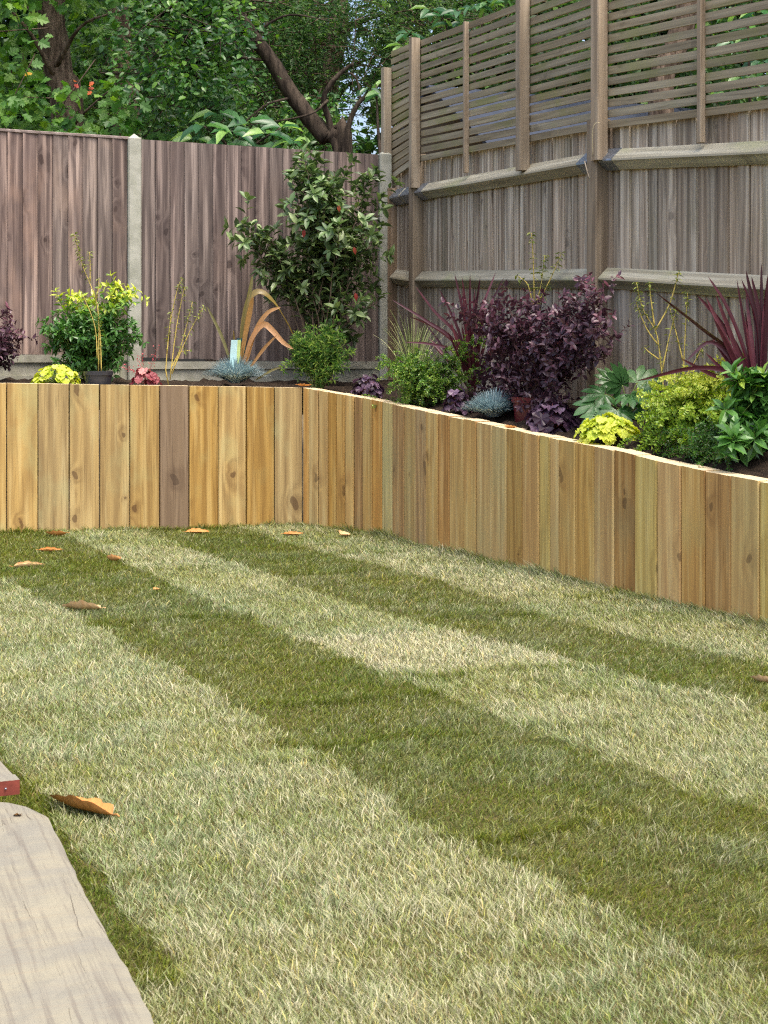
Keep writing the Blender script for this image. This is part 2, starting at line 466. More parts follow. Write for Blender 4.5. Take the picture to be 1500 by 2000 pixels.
wall_l = empty("retaining_wall", (LEFT_A[0], LEFT_A[1], 0), "golden timber sleeper wall across the back of the lawn, below the brown fence", "retaining wall", "sleeper walls round the lawn")
L_EDGES = [-230, -170, -109, -48, 13.6, 74.8, 136, 195, 254, 312, 370, 426.6, 482, 536.6, 591]
for i in range(len(L_EDGES) - 1):
    a, b = L_EDGES[i], L_EDGES[i + 1]
    za = .974 - .037 * a / 591; zb_ = .974 - .037 * b / 591
    o = sleeper(wall_l, left_at_px(a), left_at_px(b), za, zb_, M_SLEEPER_OLD if a == 312 else M_SLEEPER)
    if a == 312: o["label"] = "greyish brown sleeper among the golden ones"
wall_r = empty("retaining_wall", (WALL_CORNER[0], WALL_CORNER[1], 0), "narrow rough sawn sleeper wall stepping down along the right of the lawn", "retaining wall", "sleeper walls round the lawn")
R_EDGES = [591, 603, 622, 640, 657, 674, 691, 708, 727, 746, 767, 789, 811, 832, 855, 878, 906, 930, 961, 989, 1021, 1053, 1074, 1092,
           1124, 1161, 1199, 1240, 1284, 1330, 1377, 1428, 1482, 1538, 1596, 1658, 1722, 1790, 1862, 1938, 2018, 2095]
for i in range(len(R_EDGES) - 1):
    a, b = R_EDGES[i], R_EDGES[i + 1]; dz = random.uniform(-.003, .003)
    sleeper(wall_r, right_at_px(a), right_at_px(b), right_top(a) + dz, right_top(b) + dz, random.choice((M_SAWN, M_SAWN, M_SAWN, M_SAWN_B, M_SAWN_G)), gapr=(.003, .007))

# ------------------------------------------------------------------ back fence: concrete posts, gravel boards, feather-edge panels
BF_ANG = math.radians(16.0)
BU = np.array([math.cos(BF_ANG), math.sin(BF_ANG)])
BO = np.array([-1.822, 11.2])                    # concrete post in the left of the photo
def bf_top(t): return 2.742 - 0.0245 * t
def bf_bot(t): return 1.135 - 0.026 * t
back = empty("panel_fence", (BO[0], BO[1], 0.0), "brown feather-edge panel fence with concrete posts behind the back bed", "fence")
def bf(t, off=0.0):
    p = BO + BU * t + np.array([BU[1], -BU[0]]) * off      # off > 0 towards the garden
    return p
def bput(o, p, z): o.location = (p[0] - BO[0], p[1] - BO[1], z); o.rotation_euler = (0, 0, BF_ANG)
for t in (-1.9, 0.0, 1.9):
    top = bf_top(t) + 0.03
    s, h = 0.048, top - 0.02
    pts = [(-s + .01, -s), (s - .01, -s), (s, -s + .01), (s, s), (-s, s), (-s, -s + .01)]
    V, F = prism(pts, 0.0, [h - .02] * 6)
    F = [f for i, f in enumerate(F) if i != 1]
    V.append((0, 0, h + .02)); n = len(V) - 1
    F += [(6 + i, 6 + (i + 1) % 6, n) for i in range(6)]
    o = link("concrete_post", pymesh("concrete_post", V, F, M_CONC), back); bput(o, bf(t), 0.0)
_fb = {}
for t0 in (-3.8, -1.9, 0.0):
    a, b = t0 + .05, t0 + 1.85
    # gravel board with raised lips
    zt = bf_bot((a + b) / 2)
    V, F = [], []
    def addbox(x0, x1, y0, y1, z0, z1):
        k = len(V)
        V.extend([(x0, y0, z0), (x1, y0, z0), (x1, y1, z0), (x0, y1, z0), (x0, y0, z1), (x1, y0, z1), (x1, y1, z1), (x0, y1, z1)])
        F.extend([(k, k + 3, k + 2, k + 1), (k + 4, k + 5, k + 6, k + 7), (k, k + 1, k + 5, k + 4), (k + 1, k + 2, k + 6, k + 5), (k + 2, k + 3, k + 7, k + 6), (k + 3, k, k + 4, k + 7)])
    L = b - a
    addbox(0, L, 0, .03, -.40, -.055)
    addbox(-.002, L + .002, -.018, .032, -.055, 0)
    addbox(0.0, L, -.012, 0.0, -.20, -.15); addbox(0.0, .05, -.011, 0.0, -.15, -.055); addbox(L - .05, L, -.011, 0.0, -.15, -.055)
    o = link("gravel_board", pymesh("gravel_board", V, F, M_GRAVELB), back); bput(o, bf(a, 0.0), zt)
    # boards
    pitch = 0.1075; nb = int(round(L / pitch)); pitch = L / nb
    for i in range(nb):
        w = pitch + 0.016 if i < nb - 1 else pitch
        ta = a + i * pitch
        th = random.uniform(.015, .022); tn = random.uniform(.002, .004)
        pts = [(0, -th), (w, -tn), (w, 0.004), (0, 0.004)]
        zb = bf_bot(ta) + .004 + random.uniform(-.004, .004); ztp = bf_top(ta) - .012
        V, F = prism(pts, 0.0, [ztp - zb] * 4)
        o = link("board", pymesh("board", V, F, M_FENCE_R if t0 == 0.0 else M_FENCE), back); bput(o, bf(ta, random.uniform(0, .0015)), zb)
        o.rotation_euler = (0, random.uniform(-.0012, .0012), BF_ANG)
    me = boxmesh("capping", 0.038, 0.022, L, M_CAP, 0.004)
    o = link("capping_rail", me, back)
    p = bf(a, 0.004)
    o.location = (p[0] - BO[0], p[1] - BO[1], bf_top(a) - .008)
    o.rotation_mode = 'QUATERNION'
    dx = Vector((BU[0], BU[1], -0.0245)).normalized(); yy = Vector((0, 0, 1)).cross(dx).normalized(); 
    o.rotation_quaternion = Matrix((( -yy.x, dx.cross(yy).x, dx.x), (-yy.y, dx.cross(yy).y, dx.y), (-yy.z, dx.cross(yy).z, dx.z))).to_quaternion()

# ------------------------------------------------------------------ right fence: posts, arris rails, close boards; trellis on top
FP = [np.array([.07, 11.75]), np.array([.266, 11.40]), np.array([1.235, 8.72]), np.array([2.53, 6.21])]
RTOP = [2.352, 2.356, 2.248, 2.01]; RMID = [1.748, 1.712, 1.582, 1.36]
TBOT = [2.53, 2.625, 2.465, 2.30]; TTOP = [3.47, 3.475, 3.31, 3.14]
fence_r = empty("closeboard_fence", (FP[1][0], FP[1][1], 0.0), "tall weathered grey close board fence with arris rails along the right bed", "fence")
def fput(o, parent, p, z, rz): o.location = (p[0] - parent.location.x, p[1] - parent.location.y, z - parent.location.z); o.rotation_euler = (0, 0, rz)
def along(parent, name, me, p, z, q, z2):
    """put a mesh that runs along its local x from (p, z) to (q, z2)"""
    o = link(name, me, parent)
    o.location = (p[0] - parent.location.x, p[1] - parent.location.y, z - parent.location.z)
    d = q - p; o.rotation_euler = (0, -math.atan2(z2 - z, np.linalg.norm(d)), math.atan2(d[1], d[0]))
    return o
def rail_mesh(name, L, mat, e=1.0, x0=0.0):
    prof = [(.022, .062 * e), (-.003, .064 * e), (-.062 * e, .006), (-.064 * e, -.004), (-.006, -.052 * e), (.022, -.05 * e)]
    V = [(x0, y, z) for y, z in prof] + [(x0 + L, y, z) for y, z in prof]
    n = len(prof)
    F = [tuple(range(n)), tuple(reversed(range(n, 2 * n)))] + [(i, i + n, (i + 1) % n + n, (i + 1) % n) for i in range(n)]
    return pymesh(name, V, F, mat)
def side(d):                                   # unit normal towards the garden
    d = d / np.linalg.norm(d); return np.array([d[1], -d[0]])
for s in range(3):
    p, q = FP[s], FP[s + 1]; d = q - p; L = float(np.linalg.norm(d)); u = d / L; n = side(d); rz = math.atan2(d[1], d[0])
    # boards (seen from their back): wedges overlapping one another
    pitch = 0.081; nb = int(L / pitch); pitch = L / nb
    for i in range(nb):
        f = (i + .5) / nb
        base = p + u * (i * pitch) - n * (0.026 + random.uniform(0, .003))
        zb = .62 + .1 * (1 - f) - .1 * s
        zt = TBOT[s] + (TBOT[s + 1] - TBOT[s]) * f + random.uniform(-.012, .006)
        w = pitch * random.uniform(.88, .96); th = random.uniform(.003, .020)
        pts = [(0, -th), (w * .3, -th - .002), (w, -th + random.uniform(-.003, .004)), (w + .002, .004), (w + .012, .012), (0, .016)]
        V, F = prism(pts, 0.0, [zt - zb] * 6)
        o = link("board", pymesh("board", V, F, M_GREYBOARD), fence_r); fput(o, fence_r, base, zb, rz)
        o.rotation_euler = (random.uniform(-.002, .002), random.uniform(-.004, .004), rz)
    for (h, h2, br) in ((RTOP[s], RTOP[s + 1], True), (RMID[s], RMID[s + 1], False)):
        a, b = p + u * .055, q - u * .055
        r = along(fence_r, "arris_rail", rail_mesh("arris_rail", float(np.linalg.norm(b - a)), M_RAIL), a, h, b, h2)
        if br:
            for x0 in (0.0, float(np.linalg.norm(b - a)) - .13):
                link("rail_bracket", rail_mesh("rail_bracket", .13, M_GALV, 1.07, x0), r)
for s in range(4):
    d = FP[min(s + 1, 3)] - FP[min(s, 2)]; n = side(d); rz = math.atan2(d[1], d[0])
    top = TBOT[s] + (0.02 if s else -.1)
    o = link("fence_post", boxmesh("fence_post", .095, .105, top, M_GREYPOST, .006), fence_r); fput(o, fence_r, FP[s] + n * .02, 0.0, rz)
# slim post in the corner beside the last concrete post
trel = empty("slatted_trellis", (FP[1][0], FP[1][1], 2.5), "horizontal slatted trellis fixed on top of the grey close board fence", "trellis")
u13 = FP[2] - FP[1]
P2 = FP[1] + u13 * 0.675
def lerp(a, b, f): return a + (b - a) * f
TB = [(FP[0], TBOT[0], TTOP[0]), (FP[1], TBOT[1], TTOP[1]), (P2, lerp(TBOT[1], TBOT[2], .675), lerp(TTOP[1], TTOP[2], .675)), (FP[2], TBOT[2], TTOP[2])]
u34 = (FP[3] - FP[2]) / np.linalg.norm(FP[3] - FP[2]); L34 = np.linalg.norm(FP[3] - FP[2])
P4 = FP[2] + u34 * 1.85
TB.append((P4, lerp(TBOT[2], TBOT[3], 1.85 / L34), lerp(TTOP[2], TTOP[3], 1.85 / L34)))
TB.append((FP[3], TBOT[3], TTOP[3]))
for s in range(5):
    (p, b0, t0), (q, b1, t1) = TB[s], TB[s + 1]
    d = q - p; L = float(np.linalg.norm(d)); u = d / L; n = side(d)
    ns = int(round((t0 - b0) / 0.0605)) 
    for i in range(ns + 1):
        z0 = lerp(b0, t0, (i - .55) / ns); z1 = lerp(b1, t1, (i - .55) / ns)
        hh = random.uniform(.040, .044)
        V = [(x, y, z) for x in (0, L * .35, L * .7, L) for y, z in ((-.007, 0), (.007, 0), (.007, hh), (-.007, hh))]
        wz = random.uniform(-.004, .004); wy = random.uniform(-.003, .003)
        V = [(x, y + (wy if 0 < x < L else 0), z + (wz if 0 < x < L else 0)) for x, y, z in V]
        F = [(0, 3, 2, 1), (12, 13, 14, 15)] + [(k * 4 + j, k * 4 + (j + 1) % 4, k * 4 + 4 + (j + 1) % 4, k * 4 + 4 + j) for k in range(3) for j in range(4)]
        along(trel, "slat", pymesh("slat", V, F, M_SLAT), p + n * .012, z0, q + n * .012, z1)
    # slim batten behind/in front at mid panel
    if s in (1, 3):
        f = .5
        m = p + d * f + n * .036; zb, zt = lerp(b0, b1, f) - .17, lerp(t0, t1, f) + .01
        o = link("batten", boxmesh("batten", .032, .034, zt - zb, M_TPOST, .003), trel); fput(o, trel, m, zb, math.atan2(d[1], d[0]))
# trellis posts
for k, (wd, drop, over) in enumerate(((.05, .2, -.12), (.062, .235, .02), (.068, .215, .02), (.075, .22, .05), (.07, .2, .03), (.07, .2, .03))):
    p, b0, t0 = TB[k]
    d = (TB[min(k + 1, 5)][0] - TB[min(k, 4)][0]); n = side(d); u = d / np.linalg.norm(d)
    off = u * (.062 if k == 3 else (.045 if k == 1 else 0))
    o = link("trellis_post", boxmesh("trellis_post", wd, .07, t0 + over - (b0 - drop), M_TPOST, .005), trel)
    fput(o, trel, p + n * .06 + off, b0 - drop, math.atan2(d[1], d[0]))
# twine left on the big post
tw = [W(1158, 306, 8.60), W(1157, 260, 8.58), W(1162, 242, 8.57), W(1172, 240, 8.57)]
V, F = tube(smooth_path(tw, 14), .002, 5)
o = link("twine", trimesh("twine", V, F, plain("twine", s2l(190, 178, 140))), None); world_child(o, fence_r)
V, F = tube(smooth_path([W(1142, 315, 8.7), W(1147, 335, 8.66), W(1152, 350, 8.66)], 8), .004, 5)
o = link("wood_splinter", trimesh("wood_splinter", V, F, M_TPOST), None); world_child(o, fence_r)

# ------------------------------------------------------------------ planting bed
def bed_height(x, y):
    return 0.0
inner, outer = [], []
for t in np.linspace(-230, 591, 20):
    p = left_at_px(t); inner.append((p[0], p[1] + .05, .974 - .037 * t / 591 - .035))
for px in np.linspace(600, 2085, 70):
    p = right_at_px(px); inner.append((p[0] + .05, p[1] + .02, right_top(px) - .035))
ts = np.linspace(-2.2, 1.85, 30)
for t in ts:
    p = bf(t, .03); outer.append((p[0], p[1], .97 - .01 * t))
seg = [FP[0], FP[1], FP[2], FP[3]]
for s in range(3):
    for f in np.linspace(0.05, 1, 18):
        p = lerp(seg[s], seg[s + 1], f); nn = side(seg[s + 1] - seg[s])
        outer.append((p[0] + nn[0] * .02, p[1] + nn[1] * .02, .96 - .035 * (11.7 - p[1])))
inner = np.array(inner); outer = np.array(outer)
def resample(P, n, key):
    s = np.r_[0, np.cumsum(np.linalg.norm(np.diff(P[:, :2], axis=0), axis=1))]
    knots = np.array(key(P, s)); tt = np.interp(np.linspace(0, 2, n), [0, 1, 2], knots)
    return np.c_[[np.interp(tt, s, P[:, i]) for i in range(3)]].T
ci = 20; co = 30
I = resample(inner, 160, lambda P, s: (0, s[ci], s[-1])); O = resample(outer, 160, lambda P, s: (0, s[co], s[-1]))
rows = 14; V = []
for r in range(rows):
    f = r / (rows - 1); f2 = min(1.0, f * 1.2)
    Z = I[:, 2] * (1 - f2) + O[:, 2] * f2
    XY = I[:, :2] * (1 - f) + O[:, :2] * f
    jit = RNG.normal(size=160) * (.012 if 0 < r < rows - 1 else 0.002)
    V += [(x, y, z + j) for (x, y), z, j in zip(XY, Z, jit)]
F = [(r * 160 + i, r * 160 + i + 1, (r + 1) * 160 + i + 1, (r + 1) * 160 + i) for r in range(rows - 1) for i in range(159)]
bed = link("planting_bed", pymesh("planting_bed", V, F, M_SOIL, smooth=True)); tag(bed, kind="structure")
BEDV = np.array(V)
def soil_z(x, y):
    d = (BEDV[:, 0] - x) ** 2 + (BEDV[:, 1] - y) ** 2
    return float(BEDV[np.argmin(d), 2])

# ------------------------------------------------------------------ neighbour's shed seen through the trellis
M_FELT = plain("grey_roof_felt", s2l(54, 61, 74), 0.85, 0.2, 0, 0.12, 18.0, 0.2)
M_SHED = plain("dark_shed_timber", s2l(92, 80, 66), 0.8, 0.2, 0, 0.2, 12.0, 0.2)
shed = empty("shed", (1.9, 12.2, -.1), "neighbouring shed with grey felt roof seen through the trellis gaps", "shed")
ra = np.array([.34, 12.0]); rb = np.array([2.75, 13.2]); rd = (rb - ra) / np.linalg.norm(rb - ra); rn_ = np.array([rd[1], -rd[0]])
zr, ze, ov = 3.27, 2.62, 1.05
def roofslab(sgn):
    a0, b0 = ra, rb
    a1, b1 = ra + rn_ * ov * sgn, rb + rn_ * ov * sgn
    V = [(*a0, zr), (*b0, zr), (*b1, ze), (*a1, ze)]; V += [(x, y, z - .03) for x, y, z in V]
    F = [(0, 1, 2, 3), (7, 6, 5, 4), (0, 4, 5, 1), (1, 5, 6, 2), (2, 6, 7, 3), (3, 7, 4, 0)]
    if sgn > 0: F = [tuple(reversed(f)) for f in F]
    return pymesh("roof", V, F, M_FELT)
for sg in (1, -1): world_child(link("roof", roofslab(sg)), shed)
k = ov - .06
c = [ra + rd * .05 + rn_ * k, rb - rd * .05 + rn_ * k, rb - rd * .05 - rn_ * k, ra + rd * .05 - rn_ * k]
V, F = prism([tuple(x) for x in c], -.1, [ze - .02] * 4)
V2 = V + [(*(ra + rd * .05), zr - .035), (*(rb - rd * .05), zr - .035)]
F2 = [f for i, f in enumerate(F) if i != 1] + [(4, 8, 7), (5, 6, 9)]
world_child(link("wall", pymesh("wall", V2, F2, M_SHED)), shed)

# ------------------------------------------------------------------ lawn: turf rolls with real blades
lawn_pts = [tuple(left_at_px(px)) for px in (-330, 0, 300, 591)] + [tuple(p) for p in _rp[2::6]] + [(2.6, 4.4), (2.6, 1.0), (-3.6, 1.0), (-3.6, 9.6)]
lawn = link("lawn", pymesh("lawn", [(x, y, -.012) for x, y in lawn_pts], [tuple(range(len(lawn_pts)))], M_THATCH)); tag(lawn, kind="structure")

def boundary(pts):
    P = [G(x, y) for x, y in pts]
    P = sorted([(p.y, p.x) for p in P])
    ys = np.array([a for a, b in P]); xs = np.array([b for a, b in P])
    s0 = (xs[-1] - xs[0]) / (ys[-1] - ys[0])
    ys = np.r_[0.8, ys, 11.5]; xs = np.r_[xs[0] + (0.8 - ys[1]) * s0, xs, xs[-1] + (11.5 - ys[-2]) * s0]
    yy = np.arange(.8, 11.5, .02); xx = np.interp(yy, ys, xs)
    k = np.ones(25) / 25; xx = np.r_[xx[:12], np.convolve(xx, k, 'valid'), xx[-12:]]
    xx = xx + .010 * np.sin(yy * 9.0 + xs[0] * 5) + .006 * np.sin(yy * 23.0)
    q = yy - .3 * xx
    o = np.argsort(q); return q[o], xx[o]
bA = boundary([(0, 1128), (40, 1150), (250, 1265), (500, 1405), (690, 1535), (880, 1640), (1150, 1770), (1400, 1860)])
bB = boundary([(130, 1048), (235, 1098), (430, 1188), (590, 1252), (700, 1300), (880, 1370), (1080, 1440), (1250, 1510), (1500, 1600)])
bC = boundary([(290, 1045), (420, 1090), (560, 1142), (700, 1186), (850, 1225), (1000, 1262), (1190, 1312), (1500, 1392)])
bD = boundary([(490, 1040), (620, 1080), (760, 1112), (900, 1152), (1030, 1195), (1200, 1240), (1350, 1270), (1500, 1305)])
bF = boundary([(110, 1600), (220, 1745), (340, 1890)])
bG = (bF[0], bF[1] - .75); bH = (bF[0], bF[1] - 1.6)
BNDS = [bH, bG, bF, bA, bB, bC, bD]
# cross seams (q = y - 0.3 x) and tone of each roll, its grain sheen painted into blade colour: (from q, tone, straw)
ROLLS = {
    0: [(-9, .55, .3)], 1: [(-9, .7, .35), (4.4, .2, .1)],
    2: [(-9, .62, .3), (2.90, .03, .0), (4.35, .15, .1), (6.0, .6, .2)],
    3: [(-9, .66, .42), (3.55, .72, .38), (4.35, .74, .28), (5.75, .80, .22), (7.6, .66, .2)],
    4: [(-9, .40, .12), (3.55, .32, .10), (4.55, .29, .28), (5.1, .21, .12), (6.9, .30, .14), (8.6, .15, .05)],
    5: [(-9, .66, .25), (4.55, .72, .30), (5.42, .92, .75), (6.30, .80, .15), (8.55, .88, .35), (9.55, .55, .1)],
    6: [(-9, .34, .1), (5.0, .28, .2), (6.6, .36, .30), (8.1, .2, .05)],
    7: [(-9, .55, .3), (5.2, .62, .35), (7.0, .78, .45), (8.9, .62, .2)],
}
def vnoise(X, Y, sc, seed):
    r = np.random.default_rng(seed); T = r.random((64, 64))
    x, y = X * sc + 100, Y * sc + 100
    i, j = np.floor(x).astype(int), np.floor(y).astype(int); u, v = x - i, y - j
    u, v = u * u * (3 - 2 * u), v * v * (3 - 2 * v); i %= 63; j %= 63
    return (T[i, j] * (1 - u) + T[i + 1, j] * u) * (1 - v) + (T[i, j + 1] * (1 - u) + T[i + 1, j + 1] * u) * v

def strip_of(X, q):
    k = np.zeros(len(X), int)
    Y = q + .3 * X
    amp = .015 + .10 * np.clip(vnoise(X, Y, .9, 31) - .45, 0, 1)
    X = X + (vnoise(X, Y, 22.0, 32) - .5) * amp * 2 + (vnoise(X, Y, 6.0, 33) - .5) * amp
    for b in BNDS: k += (X > np.interp(q, b[0], b[1])).astype(int)
    return k
_ry = _rp[::-1, 1]; _rx = _rp[::-1, 0]
def on_lawn(X, Y, m=0.0):
    yl = LEFT_A[1] + (X - LEFT_A[0]) * (WALL_CORNER[1] - LEFT_A[1]) / (WALL_CORNER[0] - LEFT_A[0])
    return (Y < np.minimum(yl, 10.4) - m) & (X < np.interp(Y, _ry, _rx) - m * .4) & (X < 2.5) & (X > -3.5)

def gmat():
    q = NT("grass_blade")
    c = q.n("Attribute", attribute_name="col").outputs["Color"]
    b = q.bsdf(c, 0.5, None, 0.3)
    tr = q.n("BsdfTranslucent", {"Color": c}).outputs[0]
    mx = q.n("MixShader", {0: .3}); q.t.links.new(b, mx.inputs[1]); q.t.links.new(tr, mx.inputs[2])
    return q.out(mx.outputs[0])
M_GRASS = gmat()

def blades(X, Y, tone, straw, seed=0, seam=None):
    n = len(X); r = np.random.default_rng(seed)
    far = Y / 3.0
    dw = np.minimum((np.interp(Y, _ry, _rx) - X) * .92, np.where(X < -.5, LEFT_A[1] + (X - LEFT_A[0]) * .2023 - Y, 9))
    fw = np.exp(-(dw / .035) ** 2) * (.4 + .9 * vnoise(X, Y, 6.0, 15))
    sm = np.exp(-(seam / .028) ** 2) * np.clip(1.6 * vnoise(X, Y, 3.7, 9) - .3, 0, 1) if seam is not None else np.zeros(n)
    n1 = vnoise(X, Y, 3.1, 1); n2 = vnoise(X, Y, 9.0, 2); n3 = vnoise(X, Y, 26.0, 3)
    clump = .5 * n2 + .5 * n3
    h = (.015 + .011 * r.random(n) + .030 * np.clip(clump - .48, 0, 1)) * (.75 + .5 * r.random(n)) * np.where(r.random(n) < .05, 1.4, 1.0) * np.clip(far ** .15, 1, 1.3) * (1 + .7 * sm + .9 * fw)
    wd = (.00045 + .0014 * r.random(n) ** 1.5) * far ** .65
    # lean: light rolls lie away from the viewer, dark rolls towards
    along_ = np.array([.42, -.90])
    lean = np.where(tone > .4, -1.0, 1.0) * (.2 + .35 * r.random(n))
    ang = r.random(n) * 6.283
    lx = along_[0] * lean * h + np.cos(ang) * h * .65; ly = along_[1] * lean * h + np.sin(ang) * h * .65
    yaw = r.random(n) * 6.283
    sx, sy = np.cos(yaw) * wd, np.sin(yaw) * wd
    z0 = -.008 + .012 * (n1 - .5)
    base = np.c_[X, Y, z0]
    V = np.empty((n, 5, 3))
    S = np.c_[sx, sy, np.zeros(n)]
    midp = base + np.c_[lx * .38, ly * .38, h * .62]
    tip = base + np.c_[lx * 1.05, ly * 1.05, h * (.85 + .2 * r.random(n))]
    V[:, 0] = base - S; V[:, 1] = base + S; V[:, 2] = midp - S * .8; V[:, 3] = midp + S * .8; V[:, 4] = tip
    F = np.array([(0, 1, 3), (0, 3, 2), (2, 3, 4)])[None] + (np.arange(n) * 5)[:, None, None]
    # colours: tone paints in the light and shade of the lean, besides drier turf
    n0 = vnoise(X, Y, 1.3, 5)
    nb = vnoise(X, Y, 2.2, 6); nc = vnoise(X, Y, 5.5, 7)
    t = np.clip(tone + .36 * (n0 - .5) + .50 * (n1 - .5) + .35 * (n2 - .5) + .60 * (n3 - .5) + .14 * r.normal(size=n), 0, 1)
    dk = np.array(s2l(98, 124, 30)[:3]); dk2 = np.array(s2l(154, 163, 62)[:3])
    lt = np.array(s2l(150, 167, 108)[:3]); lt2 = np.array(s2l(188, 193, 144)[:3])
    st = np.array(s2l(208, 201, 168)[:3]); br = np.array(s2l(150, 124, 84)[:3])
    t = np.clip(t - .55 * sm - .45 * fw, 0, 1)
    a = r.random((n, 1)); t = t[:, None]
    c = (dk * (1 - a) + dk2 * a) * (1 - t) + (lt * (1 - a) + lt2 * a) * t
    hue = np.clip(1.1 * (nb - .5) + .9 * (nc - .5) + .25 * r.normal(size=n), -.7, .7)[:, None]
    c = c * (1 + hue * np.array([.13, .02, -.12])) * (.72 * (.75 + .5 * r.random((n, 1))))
    ps = straw * .75 + .06 + .25 * np.clip(n2 - .55, 0, 1)
    is_st = r.random(n) < ps
    f = (.45 + .5 * r.random(n))[:, None] * (0.35 + .65 * t)
    c = np.where(is_st[:, None], c * (1 - f) + st * f, c)
    is_br = r.random(n) < .06
    c = np.where(is_br[:, None], c * .4 + br * .6, c)
    yel = r.random(n) < .08
    c = np.where(yel[:, None], c * np.array([1.25, 1.15, .7]), c)
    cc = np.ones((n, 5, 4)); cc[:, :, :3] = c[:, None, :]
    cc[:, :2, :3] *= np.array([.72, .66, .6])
    return V.reshape(-1, 3), F.reshape(-1, 3), cc.reshape(-1, 4)

def sample_lawn():
    xs, ys = [], []
    y = 1.7
    while y < 10.4:
        dy = .1
        dens = np.clip(58000 * (2.6 / y) ** 1.25, 10000, 58000)
        if y < 2.4: dens = 9000
        for lo, hi, k in ((-.272, .272, 1.0), (-.40, -.272, .42), (.272, .40, .42), (-.62, -.40, .2), (.40, .62, .2)):
            x0, x1 = lo * y - (.05 if k == 1 else 0), hi * y + (.05 if k == 1 else 0)
            n = int(dens * k * dy * (x1 - x0))
            xs.append(RNG.uniform(x0, x1, n)); ys.append(RNG.uniform(y, y + dy, n))
        y += dy
    # longer fringe along the foot of the walls
    t = RNG.uniform(-200, 591, 2600); P = np.array([left_at_px(v) for v in t]); xs.append(P[:, 0]); ys.append(P[:, 1] - RNG.exponential(.03, len(t)) - .006)
    t = RNG.uniform(591, 1560, 5200); P = np.array([right_at_px(v) for v in t]); e = RNG.exponential(.03, len(t)) + .004
    xs.append(P[:, 0] - e * .92); ys.append(P[:, 1] - e * .38)
    return np.concatenate(xs), np.concatenate(ys)
GX, GY = sample_lawn()
keep = on_lawn(GX, GY, .004); GX, GY = GX[keep], GY[keep]
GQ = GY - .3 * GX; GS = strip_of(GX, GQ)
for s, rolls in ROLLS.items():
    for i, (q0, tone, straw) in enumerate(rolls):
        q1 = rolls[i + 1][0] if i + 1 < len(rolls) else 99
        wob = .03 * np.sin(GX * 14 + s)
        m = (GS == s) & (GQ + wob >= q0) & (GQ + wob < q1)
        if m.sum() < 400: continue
        X, Y = GX[m], GY[m]
        # the roll's own mat of thatch, a thin slab with uneven edges
        qa, qb = max(q0, 1.2), min(q1, 11.4)
        qs = np.linspace(qa + .004, qb - .004, 40)
        lo = np.interp(qs, *BNDS[s - 1]) + .002 if s > 0 else np.full(40, -3.4)
        hi = np.interp(qs, *BNDS[s]) - .002 if s < len(BNDS) else np.full(40, 2.5)
        V = []
        for j in range(40):
            for k in range(17):
                x = lo[j] + (hi[j] - lo[j]) * k / 16; V.append([x, qs[j] + .3 * x, -.002])
        V = np.array(V)
        ok = on_lawn(V[:, 0], V[:, 1], .004)
        F = []
        for j in range(39):
            for k in range(16):
                a = j * 17 + k; idx = (a, a + 1, a + 18, a + 17)
                if all(ok[v] for v in idx): F.append(idx)
        if not F: continue
        roll = link("turf_roll", pymesh("turf_roll", V, F, M_THATCH), lawn)
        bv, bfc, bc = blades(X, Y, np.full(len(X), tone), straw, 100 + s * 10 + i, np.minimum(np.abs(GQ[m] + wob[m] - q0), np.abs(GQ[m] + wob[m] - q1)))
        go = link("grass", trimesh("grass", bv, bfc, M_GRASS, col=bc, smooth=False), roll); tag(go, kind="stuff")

# ------------------------------------------------------------------ plant helpers
UP = np.array([0, 0, 1.0])
def bark(name, a, b):
    q = NT(name)
    x, y, z = q.sep(q.n("TexCoord").outputs["Object"])
    v = q.noise(q.comb(q.m('MULTIPLY', x, 22.0), q.m('MULTIPLY', y, 22.0), q.m('MULTIPLY', z, 4.0)), 1.0, 5.0, 0.65)
    c = q.mix(q.step(v, 0.35, 0.65), a, b)
    return q.out(q.bsdf(c, 0.9, q.bump(v, 0.9, 0.03), 0.15))
M_BARK = bark("grey_brown_bark", s2l(66, 54, 44), s2l(122, 106, 90))
M_BARK2 = bark("smooth_bark", s2l(46, 39, 33), s2l(82, 72, 61))
M_STEM = plain("woody_stem", s2l(104, 88, 70), 0.8)
M_STEM_DARK = plain("dark_stem", s2l(78, 56, 52), 0.8)
M_STEM_YEL = plain("yellow_stem", s2l(200, 178, 92), 0.6)
M_STEM_GRN = plain("green_stem", s2l(120, 138, 66), 0.6)
M_STEM_RED = plain("red_stem", s2l(140, 70, 66), 0.6)

def grow(base, targets, bulge=.25, wander=.05, n=9):
    out = []
    b = np.array(tuple(base), float)
    for tg in targets:
        t = np.array(tuple(tg), float)
        mid = b * .45 + t * .55; mid[2] = b[2] + (t[2] - b[2]) * (.55 + bulge * random.uniform(.2, 1)); mid[:2] = b[:2] + (t[:2] - b[:2]) * random.uniform(.25, .5)
        P = bez(b + RNG.normal(size=3) * [.02, .02, 0], mid, t, n)
        P[1:-1] += RNG.normal(size=(n - 2, 3)) * wander * .3
        out.append(P)
    return out

def twigs(paths, per, length, start=.3, spread=.9, up=.35, n=5, droop=0.0):
    out = []
    for P in paths:
        for _ in range(per):
            f = random.uniform(start, 1.0) * (len(P) - 1); i = int(min(f, len(P) - 2)); u = f - i
            s = P[i] * (1 - u) + P[i + 1] * u; T = unit(P[i + 1] - P[i])
            d = unit(T * .6 + RNG.normal(size=3) * spread + UP * up)
            l = length * random.uniform(.5, 1.2)
            e = s + d * l
            m = s + d * l * .5 + UP * l * .08
            e = e - UP * droop * l
            out.append(bez(s, m, e, n))
    return out

